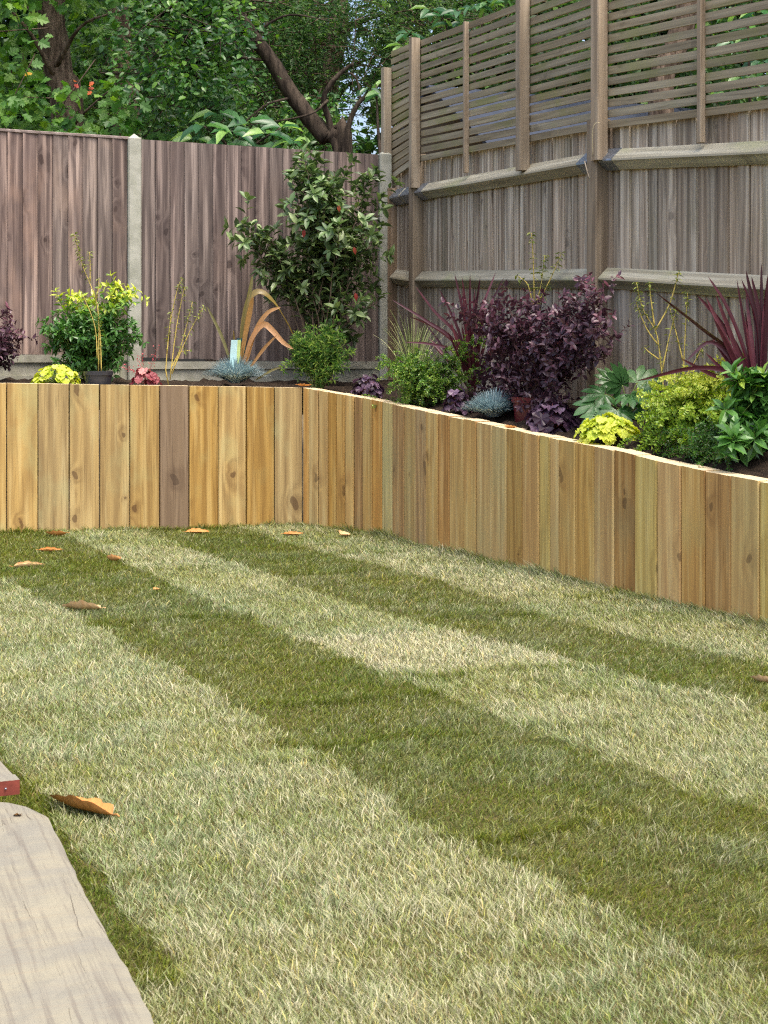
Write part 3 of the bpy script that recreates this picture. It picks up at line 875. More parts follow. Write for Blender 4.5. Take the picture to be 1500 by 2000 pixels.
def leaves_on(paths, spacing, start=.25, angle=1.0, up=.4, pairs=False, tipk=0, jitter=.003):
    P, D, N, K = [], [], [], []
    for Q in paths:
        seg = np.linalg.norm(np.diff(Q, axis=0), axis=1); s = np.r_[0, np.cumsum(seg)]; L = s[-1]
        n = max(1, int(L * (1 - start) / spacing))
        pos = np.linspace(L * start, L, n)
        phi = random.uniform(0, 6.28)
        for j, a in enumerate(pos):
            p = np.array([np.interp(a, s, Q[:, k]) for k in range(3)])
            i = min(int(np.searchsorted(s, a)), len(Q) - 1); T = unit(Q[i] - Q[i - 1] if i else Q[1] - Q[0])
            A = unit(np.cross(T, [.3, .2, .9])); B = np.cross(T, A)
            reps = (0, np.pi) if pairs else (0,)
            if tipk and j == n - 1: reps = tuple(np.linspace(0, 2 * np.pi, tipk, endpoint=False))
            phi += (np.pi / 2 if pairs else 2.4)
            for r in reps:
                c = phi + r + random.gauss(0, .25)
                d = T * math.cos(angle) + (A * math.cos(c) + B * math.sin(c)) * math.sin(angle) + UP * up * .3 + RNG.normal(size=3) * .15
                P.append(p + RNG.normal(size=3) * jitter); D.append(d)
                N.append(T * .5 + UP * .7 + RNG.normal(size=3) * .3); K.append(a / L)
    return np.array(P), np.array(D), np.array(N), np.array(K)

def tint_rep(t, tpl): return np.repeat(np.clip(t, 0, 1), len(tpl[0]))

def stems_part(parent, paths, r0, r1, mat, name="stems", sides=5):
    V, F = join([tube(P, np.linspace(r0, r1, len(P)), sides) for P in paths])
    o = link(name, trimesh(name, V, F, mat)); world_child(o, parent)
    if len(paths) > 1: tag(o, kind="stuff")
    return o

def foliage_part(parent, P, D, N, L, Wd, tpl, mat, tint, name="foliage"):
    V, F = scatter(P, D, N, L, Wd, tpl)
    o = link(name, trimesh(name, V, F, mat, tint=tint_rep(tint, tpl), smooth=False)); world_child(o, parent)
    return tag(o, kind="stuff")

def bed_pt(px, Y):
    x = (px - 750) / FOC * Y
    return Vector((x, Y, soil_z(x, Y)))

def shell_targets(n, cx, cy, Y, rx, ry, rY, lo=.55, top=-1.0):
    """n points in an ellipsoid given in photo pixels (rx, ry) and metres (rY)"""
    out = []
    while len(out) < n:
        d = unit(RNG.normal(size=3)); r = random.uniform(lo, 1.0)
        if d[2] < top: continue
        out.append(W(cx + d[0] * r * rx, cy - d[2] * r * ry, Y + d[1] * r * rY))
    return out

def leaf_objects(parent, P, D, N, L, Wd, variants, name="leaf", rots=None):
    """each leaf an object of its own, sharing a few meshes"""
    P = np.asarray(P, float); D = unit(np.asarray(D, float)); S = unit(np.cross(N, D)); NN = np.cross(D, S)
    for i in range(len(P)):
        l = float(np.broadcast_to(L, (len(P),))[i]); w = float(np.broadcast_to(Wd, (len(P),))[i])
        o = link(name, variants[i % len(variants)])
        M = Matrix(((D[i][0] * l, S[i][0] * w, NN[i][0] * l, P[i][0]), (D[i][1] * l, S[i][1] * w, NN[i][1] * l, P[i][1]),
                    (D[i][2] * l, S[i][2] * w, NN[i][2] * l, P[i][2]), (0, 0, 0, 1)))
        o.parent = parent
        o.matrix_local = Matrix.Translation(-parent.location) @ M

def leafmesh(name, tpl, mat):
    return trimesh(name, tpl[0], tpl[1], mat, smooth=True)

def ribbon(path, widths, fold=.25, twist=0.0, side=None):
    """sword leaf along a path, folded along its midrib"""
    P = np.array(path); n = len(P); T = unit(np.gradient(P, axis=0))
    if side is None: side = np.cross(T.mean(axis=0), UP + np.array([.2, -.6, 0]))
    A = unit(np.broadcast_to(side, P.shape) - T * (T @ np.asarray(side))[:, None])
    B = np.cross(A, T)
    ang = np.linspace(0, twist, n)[:, None]
    A2 = A * np.cos(ang) + B * np.sin(ang); B2 = np.cross(A2, T)
    w = np.asarray(widths)[:, None]
    V = np.stack([P - A2 * w + B2 * w * fold, P, P + A2 * w + B2 * w * fold], 1).reshape(-1, 3)
    F = []
    for i in range(n - 1):
        a = i * 3; b = a + 3
        F += [(a, a + 1, b + 1), (a, b + 1, b), (a + 1, a + 2, b + 2), (a + 1, b + 2, b + 1)]
    return V, np.array(F)

def sword_widths(n, w, base=.7, peak=.35):
    t = np.linspace(0, 1, n)
    return w * np.where(t < peak, base + (1 - base) * t / peak, np.sqrt(np.clip(1 - ((t - peak) / (1 - peak)) ** 2, 0, 1)) * .9 + .1 * (1 - t)) + .0004

# ------------------------------------------------------------------ trees beyond the fences
def trunk_part(parent, pts, r, mat, name="trunk", sides=10, n=26, rough=.06):
    P = smooth_path(pts, n)
    R = np.interp(np.linspace(0, 1, n), np.linspace(0, 1, len(r)), r)
    V, F = tube(P, R, sides)
    V = V + RNG.normal(size=V.shape) * rough * R.mean()
    o = link(name, trimesh(name, V, F, mat)); return world_child(o, parent)

def crown(parent, boxes, k, L, ratio, tpl, mat, droop=.3, sigma=.16, tintf=None, twlen=.4, flat=0.5, name="crown", twmat=None, twigs_shown=.12):
    """boxes: (px0, px1, py0, py1, Y0, Y1, number of twigs)"""
    Ps, Ds, Ns, Ts, tw = [], [], [], [], []
    for (x0, x1, y0, y1, a, b, n) in boxes:
        n = int(n)
        Y = RNG.uniform(a, b, n); px = RNG.uniform(x0, x1, n); py = RNG.uniform(y0, y1, n)
        S = np.c_[(px - 750) / FOC * Y, Y, EYE + (700 - py) / FOC * Y]
        d = RNG.normal(size=(n, 3)) * [1, 1, .35]; d[:, 2] -= droop; d[:, 1] -= .3; d = unit(d)
        l = twlen * RNG.uniform(.6, 1.2, n)
        tn = RNG.random(n)
        for j in range(k):
            t = (j + RNG.random(n)) / k
            p = S + d * (l * t)[:, None] - UP * (l * t * t * droop * .5)[:, None]
            side = unit(np.cross(d, UP)) * np.where(j % 2 == 0, 1, -1)
            D = d * .55 + side * RNG.uniform(.4, 1.0, (n, 1)) + RNG.normal(size=(n, 3)) * .35 - UP * droop * .3
            Nn = UP * flat + RNG.normal(size=(n, 3)) * .5 + np.array([.15, -.45, .2])
            Ps.append(p + RNG.normal(size=(n, 3)) * sigma * .25); Ds.append(D); Ns.append(Nn)
            Ts.append(np.clip(tn * .6 + RNG.random(n) * .4, 0, 1) if tintf is None else tintf(tn, n))
        m = int(n * twigs_shown)
        for i in range(m):
            tw.append(np.array([S[i] - d[i] * .25, S[i] + d[i] * l[i] * .5, S[i] + d[i] * l[i] - UP * l[i] * droop * .5]))
    P, D, N, T = map(np.concatenate, (Ps, Ds, Ns, Ts))
    Ls = L * RNG.uniform(.65, 1.2, len(P))
    o = foliage_part(parent, P, D, N, Ls, Ls * ratio, tpl, mat, T, name)
    if tw:
        V, F = join([tube(q, np.array([.006, .004, .002]), 4, cap=False) for q in tw])
        t = link("twigs", trimesh("twigs", V, F, twmat or M_BARK)); world_child(t, parent); tag(t, kind="stuff")
    return o

M_OAK = leafmat("oak_leaf", [(0, s2l(50, 90, 38)), (.5, s2l(84, 128, 52)), (1, s2l(138, 174, 74))], .5, .35)
M_BEECH = leafmat("beech_leaf", [(0, s2l(40, 74, 42)), (.5, s2l(68, 112, 52)), (1, s2l(126, 168, 68))], .36, .32, spec=.5)
M_FINE = leafmat("fine_leaf", [(0, s2l(44, 74, 42)), (.6, s2l(80, 116, 60)), (1, s2l(134, 166, 78))], .5, .35)
M_DEEP = leafmat("deep_leaf", [(0, s2l(34, 58, 32)), (.6, s2l(64, 98, 46)), (1, s2l(116, 152, 62))], .5, .35)
M_LAUREL = leafmat("large_leaf", [(0, s2l(52, 94, 62)), (.6, s2l(84, 128, 78)), (1, s2l(146, 184, 92))], .35, .35, obj=True, spec=.6)
M_RED = leafmat("red_leaf", [(0, s2l(168, 52, 34)), (.5, s2l(190, 96, 36)), (1, s2l(222, 186, 60))], .5, .3, obj=True)
T_OAK = T_outline(OAK, .4, .25, .12); T_MAP = T_outline(MAPLE, .35, .3, .1)

# oak on the left, bright lobed leaves in front of its trunk
oak = empty("oak_tree", W(118, 290, 13.6) - Vector((0, 0, 2.9)), "broad trunked tree with bright lobed leaves above the left fence panel", "tree", "trees beyond the fences")
b = oak.location
trunk_part(oak, [b, W(132, 260, 13.6), W(112, 130, 13.6), W(98, 0, 13.6), W(90, -200, 13.7), W(80, -520, 13.8)], [.22, .15, .13, .125, .11, .07], M_BARK)
for pts in ([W(108, 150, 13.5), W(40, 40, 13.2), W(-80, -60, 13.0)], [W(110, 130, 13.5), W(160, 50, 13.2), W(240, 20, 12.9)], [W(100, 60, 13.5), W(30, 0, 13.4), W(-160, -90, 13.2)],
            [W(125, 270, 13.4), W(160, 225, 13.1), W(215, 175, 12.9)]):
    trunk_part(oak, pts, [.025, .014, .006], M_BARK, "branch", 6, 10)
crown(oak, [(-150, 62, -60, 250, 12.5, 13.3, 56), (-120, 70, -20, 90, 12.6, 13.2, 12), (20, 90, 120, 262, 12.3, 13.2, 16), (150, 250, 140, 262, 12.3, 13.0, 14), (60, 170, 215, 268, 12.4, 13.0, 7),
            (-150, 80, -40, 240, 13.8, 15.2, 110), (140, 225, -40, 240, 14.2, 14.9, 34), (-320, 300, -620, -30, 12.6, 15.2, 330)], 9, .105, .85, T_OAK, M_OAK, .55, .2, twlen=.42, flat=.45)
# a few turned leaves
vr = [leafmesh("turned_leaf", T_OAK, M_RED)]
pr = [W(58, 142, 12.6), W(64, 145, 12.6), W(150, 160, 12.3), W(154, 172, 12.3), W(178, 168, 12.3), W(184, 160, 12.3), W(180, 178, 12.28), W(172, 174, 12.3)]
leaf_objects(oak, pr, [unit(RNG.normal(size=3) * [1, .4, .6] - [0, .2, .5]) for _ in pr], [np.array([.1, -.8, .5])] * len(pr), .05, .036, vr)

# second, ivy-dark trunk
ivy = empty("tall_tree", W(246, 290, 15.2) - Vector((0, 0, 3.1)), "dark straight trunk half hidden in foliage behind the concrete post", "tree", "trees beyond the fences")
trunk_part(ivy, [ivy.location, W(248, 260, 15.2), W(240, 120, 15.2), W(226, 0, 15.2), W(216, -200, 15.3), W(200, -560, 15.4)], [.17, .13, .115, .105, .1, .05], M_BARK)
crown(ivy, [(150, 330, -40, 290, 15.5, 17.0, 260), (160, 480, -560, -40, 14.6, 17, 330)], 10, .075, .7, T_dia(.25), M_DEEP, .4, .25, twlen=.4)

# leaning tree whose limb crosses the middle
lean = empty("leaning_tree", W(662, 300, 13.2) - Vector((0, 0, 3.0)), "leaning brown limb with glossy oval leaves rising behind the middle fence panel", "tree", "trees beyond the fences")
b = lean.location
trunk_part(lean, [b, W(672, 300, 13.2), W(640, 272, 13.2), W(600, 225, 13.2), W(562, 172, 13.2), W(532, 122, 13.2), W(500, 78, 13.2), W(458, 20, 13.2), W(430, -40, 13.25), W(380, -220, 13.4)],
           [.08, .08, .08, .076, .07, .066, .063, .06, .058, .055, .04], M_BARK2, n=40, rough=.03)
trunk_part(lean, [W(664, 330, 13.15), W(644, 240, 13.15), W(632, 196, 13.12), W(645, 165, 13.1), W(668, 140, 13.1), W(690, 124, 13.1)], [.032, .028, .026, .022, .018, .014], M_BARK2, "limb", 8, 20)
trunk_part(lean, [W(668, 335, 13.1), W(680, 250, 13.1), W(698, 205, 13.1), W(722, 182, 13.1), W(748, 160, 13.1)], [.03, .026, .021, .016, .008], M_BARK2, "limb", 8, 20)
trunk_part(lean, [W(704, 198, 13.1), W(700, 165, 13.12), W(690, 146, 13.15), W(678, 142, 13.2)], [.012, .010, .008, .005], M_BARK2, "limb", 7, 12)
for pts in ([W(520, 118, 13.2), W(440, 112, 13.1), W(330, 128, 13.0)], [W(470, 40, 13.2), W(380, 60, 13.0), W(230, 40, 12.8)], [W(640, 196, 13.1), W(600, 225, 13.0), W(480, 245, 12.9)],
            [W(490, 70, 13.2), W(560, 30, 13.1), W(640, 40, 13.0)], [W(572, 190, 13.2), W(520, 205, 13.0), W(470, 245, 12.8)]):
    trunk_part(lean, pts, [.014, .009, .004], M_BARK2, "branch", 6, 12)
crown(lean, [(240, 470, -40, 180, 12.4, 13.0, 130), (250, 500, 120, 285, 13.4, 14.2, 150), (330, 470, 150, 280, 12.7, 13.1, 26), (380, 500, -30, 130, 12.5, 13.1, 40),
             (540, 680, 190, 285, 13.7, 14.8, 60), (100, 620, -420, -40, 12.4, 14.0, 260)], 13, .066, .6, T_oval(.2, .2), M_BEECH, .35, .2, twlen=.36, twmat=M_BARK2, twigs_shown=.25)

# feathery layered tree behind the leaning limb
fine = empty("layered_tree", W(690, 290, 16.4) - Vector((0, 0, 3.2)), "dark feathery tree in layered sprays behind the leaning limb", "tree", "trees beyond the fences")
trunk_part(fine, [fine.location, W(640, 250, 16.6), W(660, 60, 16.6), W(660, -200, 16.6), W(660, -640, 16.6)], [.14, .11, .1, .08, .04], M_BARK)
crown(fine, [(470, 790, -30, 70, 14.6, 16.0, 260), (480, 780, 60, 190, 14.8, 16.2, 270), (500, 700, 180, 225, 15, 16, 60), (430, 620, 150, 300, 15.6, 17, 150), (420, 900, -560, -30, 14.6, 16.8, 420),
             (740, 1010, -40, 110, 15.2, 16.6, 220)], 22, .052, .42, T_dia(.15), M_FINE, .25, .16, twlen=.55, flat=.9, twigs_shown=.3)
for a, c, d in ((640, 720, 40), (640, 560, 60), (650, 740, 110), (640, 520, 130), (650, 690, 160), (640, 800, 20)):
    trunk_part(fine, [W(655, d + 40, 16.4), W((655 + c) / 2, d + 14, 15.8), W(c, d, 15.0)], [.03, .018, .006], M_BARK, "branch", 6, 10)

# magnolia-like shrub just over the fence: every big leaf is a piece
def big_leaf_shrub(name, label, base, spots, L, trunkpts, variants, per=5, up=.1, spread=.16):
    sh = empty(name, base, label, "shrub", "big leaved shrubs beyond the fences")
    for pts in trunkpts: trunk_part(sh, pts, [.018, .012, .006], M_BARK2, "branch", 6, 10)
    P, D, N = [], [], []
    for s in spots:
        s = np.array(tuple(s)); ph = random.uniform(0, 6.28)
        for k in range(per):
            a = ph + k * 6.283 / per + random.gauss(0, .2)
            d = np.array([math.cos(a), math.sin(a) * .8 - .15, up + random.uniform(-.55, .15)])
            P.append(s + unit(d) * .02); D.append(d); N.append(UP + RNG.normal(size=3) * .25 + np.array([0, -.55, 0]))
    n = len(P); Ls = L * RNG.uniform(.7, 1.15, n)
    leaf_objects(sh, P, D, np.array(N), Ls, Ls * .5, variants)
    return sh
MAGV = [leafmesh("big_leaf", T_oval(.35, c, .46), M_LAUREL) for c in (.15, .3, .45)]
big_leaf_shrub("magnolia", "large leaved shrub peeping over the fence below the leaning limb", W(470, 330, 12.4) - Vector((0, 0, 2.6)),
               [W(398, 246, 12.3), W(425, 222, 12.5), W(450, 258, 12.25), W(485, 240, 12.5), W(520, 262, 12.2), W(548, 250, 12.35), W(570, 276, 12.2), W(380, 270, 12.4), W(505, 285, 12.3), W(440, 285, 12.3)],
               
               .22, [[W(470, 330, 12.4), W(440, 280, 12.4), W(398, 246, 12.3)], [W(480, 330, 12.4), W(490, 290, 12.4), W(548, 250, 12.35)]], MAGV)
big_leaf_shrub("magnolia", "pale backed large leaves hanging left of the trellis end post", W(745, 330, 12.6) - Vector((0, 0, 2.6)),
               [W(722, 172, 12.8), W(745, 184, 12.7), W(752, 158, 12.9)], .16, [[W(745, 330, 12.6), W(738, 240, 12.7), W(735, 165, 12.8)]], MAGV, 4)
big_leaf_shrub("cherry_laurel", "bright green long leaves rising above the trellis top", W(880, 300, 12.6) - Vector((0, 0, 2.6)),
               [W(862, 34, 12.5), W(895, 22, 12.5), W(925, 12, 12.4), W(955, 8, 12.4), W(842, 20, 12.6), W(880, 50, 12.5), W(905, 44, 12.6), W(985, -5, 12.3), W(830, -20, 12.6), W(935, -30, 12.5), W(790, 90, 12.6), W(800, 66, 12.5)],
               .15, [[W(890, 300, 12.6), W(885, 150, 12.6), W(870, 40, 12.5)], [W(900, 300, 12.6), W(930, 140, 12.6), W(945, 10, 12.5)]], MAGV, 6)
# seen between the trellis slats
thru = empty("lime_tree", W(1325, 240, 12.4) - Vector((0, 0, 2.8)), "brown trunk with dark foliage seen between the trellis slats", "tree", "trees beyond the fences")
trunk_part(thru, [thru.location, W(1290, 230, 12.4), W(1318, 100, 12.4), W(1345, 0, 12.4), W(1370, -200, 12.4), W(1400, -500, 12.4)], [.12, .10, .095, .09, .08, .04], M_BARK)
crown(thru, [(960, 1560, -260, 190, 13.0, 15.2, 620), (1380, 1700, 0, 230, 12.2, 13.4, 110), (900, 1750, -600, -150, 12, 15, 380), (1020, 1180, -40, 100, 12.2, 13, 50)], 10, .085, .6, T_dia(.25), M_DEEP, .4, .25, twlen=.4)
big_leaf_shrub("cherry_laurel", "broad leaved bush behind the nearest trellis panel", W(1470, 330, 10.6) - Vector((0, 0, 2.4)),
               [W(1432, 82, 10.6), W(1465, 60, 10.6), W(1490, 120, 10.6), W(1450, 150, 10.6), W(1420, 180, 10.7), W(1500, 170, 10.6), W(1480, 20, 10.6), W(1440, 20, 10.7), W(1520, 60, 10.5)],
               .14, [[W(1470, 330, 10.6), W(1465, 200, 10.6), W(1460, 40, 10.6)]], MAGV, 6)
# far trees that close the view
for (cx, yy, label, xr) in ((120, 19.5, "far dark tree filling the gap behind the oak", (-260, 330)), (430, 20.5, "far dark tree behind the leaning limb", (240, 625)),
                            (1050, 19.0, "far dark tree behind the trellis top", (770, 1350)), (1560, 18.5, "far dark tree at the right edge behind the trellis", (1250, 1900))):
    ft = empty("far_tree", W(cx, 300, yy) - Vector((0, 0, 3.8)), label, "tree", "trees beyond the fences")
    trunk_part(ft, [ft.location, W(cx + 10, 200, yy), W(cx, -100, yy), W(cx, -700, yy)], [.25, .2, .17, .08], M_BARK)
    crown(ft, [(xr[0], xr[1], -120, 340, yy - 1.3, yy + 1.3, 1150), (xr[0], xr[1], -700, -120, yy - 1.6, yy + 1.6, 330)], 9, .19, .7, T_dia(.25), M_DEEP, .35, .4, twlen=.55, twigs_shown=.03)
hd = empty("far_hedge", W(700, 330, 21.5) - Vector((0, 0, 3.8)), "low dark hedge far behind, below the tree branches", "hedge")
crown(hd, [(640, 1400, 268, 420, 20.5, 22, 400)], 9, .15, .7, T_dia(.25), M_DEEP, .3, .3, name="foliage", twigs_shown=0)

# ------------------------------------------------------------------ plants in the beds
def shrub(name, label, cat, px, Y, targets, leaf, mat, stemmat, tw=(4, .14), spacing=.02, L=.05, ratio=.5, r=(.006, .002), angle=1.0, up=.4,
          start=.2, tipk=0, pairs=False, group=None, tint=None, base=None, wander=.05, twstart=.3, droop=0.0, leafstart=.35, bulge=.25, twspread=.9, twup=.35):
    b = bed_pt(px, Y) if base is None else Vector(base)
    root = empty(name, b, label, cat, group)
    main = grow(b, targets, bulge, wander)
    tws = twigs(main, tw[0], tw[1], twstart, droop=droop, spread=twspread, up=twup) if tw else []
    stems_part(root, main, r[0], r[1], stemmat)
    if tws: stems_part(root, tws, r[1] * .9, r[1] * .5, stemmat, "twigs", 4)
    P, D, N, K = leaves_on(main + tws if leafstart < 1 else tws, spacing, start, angle, up, pairs, tipk)
    Ls = L * RNG.uniform(.7, 1.15, len(P))
    T = RNG.random(len(P)) if tint is None else tint(P, K)
    return root, P, D, N, Ls, T

def finish(root, P, D, N, Ls, ratio, leaf, mat, T):
    return foliage_part(root, P, D, N, Ls, Ls * ratio, leaf, mat, T)

OV = T_oval(.2, .25); DIA = T_dia(.2)
M_PHOT = leafmat("photinia_leaf", [(0, s2l(58, 84, 46)), (.45, s2l(88, 118, 64)), (.8, s2l(118, 144, 84)), (1, s2l(146, 164, 108))], .42, .2, obj=True, spec=.6)
M_PHOT2 = leafmat("photinia_inner", [(0, s2l(60, 78, 46)), (.6, s2l(92, 116, 64)), (1, s2l(132, 152, 92))], .45, .2, spec=.6)
M_PHOTR = leafmat("photinia_red", [(0, s2l(140, 40, 44)), (1, s2l(160, 84, 50))], .4, .3, obj=True)
M_LORO = leafmat("loropetalum_leaf", [(0, s2l(52, 36, 44)), (.55, s2l(88, 58, 70)), (.85, s2l(128, 76, 88)), (1, s2l(160, 84, 100))], .38, .15, spec=.5)
M_CHOI = leafmat("choisya_leaf", [(0, s2l(52, 92, 44)), (.5, s2l(92, 140, 62)), (.8, s2l(150, 184, 66)), (1, s2l(212, 222, 88))], .35, .22, spec=.5)
M_AZTEC = leafmat("narrow_leaf", [(0, s2l(52, 86, 40)), (.6, s2l(96, 136, 62)), (1, s2l(168, 190, 96))], .4, .25)
M_LONI = leafmat("lonicera_leaf", [(0, s2l(44, 82, 32)), (.5, s2l(92, 136, 48)), (1, s2l(176, 200, 84))], .35, .25, spec=.5)
M_LONIY = leafmat("golden_lonicera_leaf", [(0, s2l(66, 112, 42)), (.45, s2l(150, 180, 62)), (1, s2l(228, 226, 108))], .4, .25)
M_HPUR = leafmat("purple_heuchera", [(0, s2l(44, 28, 42)), (.6, s2l(76, 52, 72)), (1, s2l(128, 104, 126))], .4, .15, obj=True)
M_HLIM = leafmat("lime_heuchera", [(0, s2l(176, 196, 58)), (.6, s2l(212, 218, 84)), (1, s2l(232, 232, 120))], .5, .3, obj=True)
M_HRED = leafmat("red_heuchera", [(0, s2l(112, 40, 52)), (.6, s2l(160, 84, 88)), (1, s2l(206, 148, 140))], .5, .25, obj=True)
M_FESC = leafmat("fescue_blade", [(0, s2l(112, 140, 148)), (.6, s2l(156, 180, 184)), (1, s2l(204, 218, 214))], .55, .15)
M_CORD = leafmat("cordyline_blade", [(0, s2l(58, 22, 32)), (.5, s2l(84, 34, 44)), (1, s2l(120, 66, 74))], .35, .08, obj=True, spec=.5)
M_PHOR = leafmat("phormium_blade", [(0, s2l(104, 104, 54)), (.5, s2l(168, 128, 66)), (1, s2l(192, 144, 98))], .38, .3, obj=True, spec=.5)
M_FATS = leafmat("fatsia_leaf", [(0, s2l(58, 98, 52)), (.6, s2l(84, 130, 70)), (1, s2l(126, 164, 98))], .32, .22, obj=True, spec=.6)
M_VGRS = leafmat("striped_grass", [(0, s2l(92, 116, 56)), (.6, s2l(146, 160, 92)), (1, s2l(206, 206, 150))], .5, .25)
M_FORS = leafmat("forsythia_leaf", [(0, s2l(84, 104, 50)), (1, s2l(158, 166, 80))], .5, .25)
M_FORSB = leafmat("forsythia_bright", [(0, s2l(120, 140, 50)), (1, s2l(220, 200, 70))], .5, .25)

# photinia in the corner
def tops(n, x0, x1, y0, y1, Y0, Y1): return [W(random.uniform(x0, x1), random.uniform(y0, y1), random.uniform(Y0, Y1)) for _ in range(n)]
tg = tops(16, 548, 738, 305, 380, 10.85, 11.2) + tops(16, 535, 745, 370, 480, 10.75, 11.2) + tops(7, 478, 540, 435, 500, 10.8, 11.1) + tops(5, 520, 600, 480, 600, 10.8, 11.1) + tops(7, 600, 745, 470, 640, 10.8, 11.3)
root, P, D, N, Ls, T = shrub("photinia", "tall glossy green photinia with a few red leaves in the fence corner", "shrub", 632, 11.05, tg, OV, M_PHOT, M_STEM, (5, .17), .022, .084, .42, (.008, .002),
                             1.0, .5, .45, 6, leafstart=.3, wander=.08, twstart=.45)
order = np.argsort(P[:, 1] - .35 * P[:, 2] + RNG.random(len(P)) * .2)
big, rest = order[:290], order[290:]
PV = [leafmesh("photinia_leaf", T_oval(.25, c, .5), M_PHOT) for c in (.1, .25, .4)]
leaf_objects(root, P[big], D[big], N[big] + np.array([0, -.5, 0]), Ls[big], Ls[big] * .48, PV)
finish(root, P[rest], D[rest], N[rest], Ls[rest], .48, OV, M_PHOT2, T[rest])
rv = [leafmesh("red_leaf", T_oval(.25, .3, .5), M_PHOTR)]
pr = [W(594, 448, 10.75), W(660, 400, 10.8), W(691, 482, 10.8), W(694, 572, 10.75)]
leaf_objects(root, pr, [np.array([random.uniform(-.3, .3), -.2, -1]) for _ in pr], [np.array([.1, -1, .2])] * len(pr), .055, .03, rv)

# purple loropetalums
def bed_y(px): return 8.76 - .0057 * (px - 1050)      # middle of the right bed, along the fence
def along_bed(T): return [W(750 + FOC * t.x / t.y, 700 - FOC * (t.z - EYE) / t.y, bed_y(750 + FOC * t.x / t.y) + (t.y - 9.08) * .8) for t in T]
def loro(label, px, Y, tg, base=None):
    r_, P, D, N, Ls, T = shrub("loropetalum", label, "shrub", px, Y, tg, OV, M_LORO, M_STEM_DARK, (7, .14), .015, .044, .6, (.006, .0018), 1.05, .4, .2, 3,
                               group="purple leaved shrubs", base=base, tint=lambda P, K: np.clip(.2 + .45 * RNG.random(len(P)) + .5 * np.clip((P[:, 2] - 1.25) * 1.2, -.2, .5) * (K > .6), 0, 1), leafstart=.3)
    finish(r_, P, D, N, Ls, .6, OV, M_LORO, T)
    return r_
pot_c = bed_pt(1045, 8.78)
loro("bushy dark purple shrub standing in the red pot", 1050, 8.78,
     along_bed(shell_targets(36, 1052, 690, 9.08, 138, 104, .24, .6, -.65) + [W(925, 610, 8.96), W(975, 600, 9.01), W(1000, 585, 9.06), W(1180, 585, 9.11), W(1185, 640, 9.01), W(1165, 610, 9.16), W(1190, 670, 9.06), W(950, 765, 8.96), W(930, 775, 8.96), W(1000, 790, 8.86), W(1040, 792, 8.84), W(1075, 790, 8.86), W(1100, 785, 8.86), W(905, 612, 8.96), W(898, 622, 8.95), W(928, 590, 8.98), W(1185, 640, 9.0), W(1190, 560, 9.05), W(1150, 556, 9.1), W(985, 560, 9.1), W(1020, 780, 8.86), W(1060, 780, 8.86), W(985, 775, 8.86), W(1060, 575, 9.16), W(1120, 590, 9.06)]),
     base=pot_c + Vector((0, 0, .14)))
loro("purple leaved shrub cut by the left edge of the photo", -20, 10.6,
     shell_targets(16, -15, 690, 10.6, 55, 55, .2, .5, -.3) + [W(15, 606, 10.6), W(30, 650, 10.6), W(45, 655, 10.5), W(20, 625, 10.5)])

# choisyas
def choisya(label, px, Y, tg, L=.052, base=None, lime=1.35, limeamt=.9, tipk=5, spacing=.022):
    def tint(P, K):
        top = np.percentile(P[:, 2], 97)
        h = np.clip((P[:, 2] - (top - .16)) / .16, 0, 1)
        return np.clip(.12 + .42 * RNG.random(len(P)) + limeamt * h * (K > .55) * RNG.uniform(.5, 1, len(P)), 0, 1)
    r_, P, D, N, Ls, T = shrub("choisya", label, "shrub", px, Y, tg, OV, M_CHOI, M_STEM_GRN, (11, .13 if L < .07 else .09), spacing, L, .5, (.006, .002), 1.05, .5, .3, tipk, tint=tint, base=base, group="choisya bushes")
    finish(r_, P, D, N, Ls, .46, OV, M_CHOI, T)
    return r_
choisya("leafy green bush with lime tips in front of the concrete post", 182, 10.75,
        shell_targets(40, 168, 655, 10.7, 68, 52, .22, .55, -.5) + [W(118, 590, 10.7), W(135, 586, 10.7), W(160, 590, 10.7), W(100, 650, 10.65), W(92, 648, 10.6), W(222, 590, 10.6), W(235, 570, 10.6), W(232, 562, 10.6), W(250, 585, 10.55), W(258, 592, 10.55),
                                                                 W(262, 640, 10.6), W(268, 660, 10.6), W(250, 680, 10.6), W(140, 720, 10.55), W(215, 600, 10.6)])
choisya("large leaved bright green bush at the right edge of the bed", 1490, 7.12, shell_targets(16, 1505, 805, 7.1, 78, 60, .14, .5, -.4) + [W(1430, 728, 7.0), W(1445, 742, 7.0), W(1418, 800, 6.95), W(1450, 870, 6.85), W(1425, 868, 6.8), W(1475, 860, 6.85), W(1490, 735, 7.0)],
        L=.088, limeamt=.35, tipk=6, spacing=.042)

# narrow leaved low bush
def aztec():
    tg = shell_targets(26, 622, 690, 10.45, 58, 42, .15, .55, -.5) + [W(650, 650, 10.45), W(640, 642, 10.45), W(565, 705, 10.4), W(580, 695, 10.4), W(680, 690, 10.4)]
    r_, P, D, N, Ls, T = shrub("choisya", "fine leaved low green bush under the photinia", "shrub", 622, 10.45, tg, DIA, M_AZTEC, M_STEM_GRN, (10, .09), .009, .045, .16, (.004, .0015), .9, .5, .35, 5, group="choisya bushes")
    finish(r_, P, D, N, Ls, .17, DIA, M_AZTEC, T)
aztec()

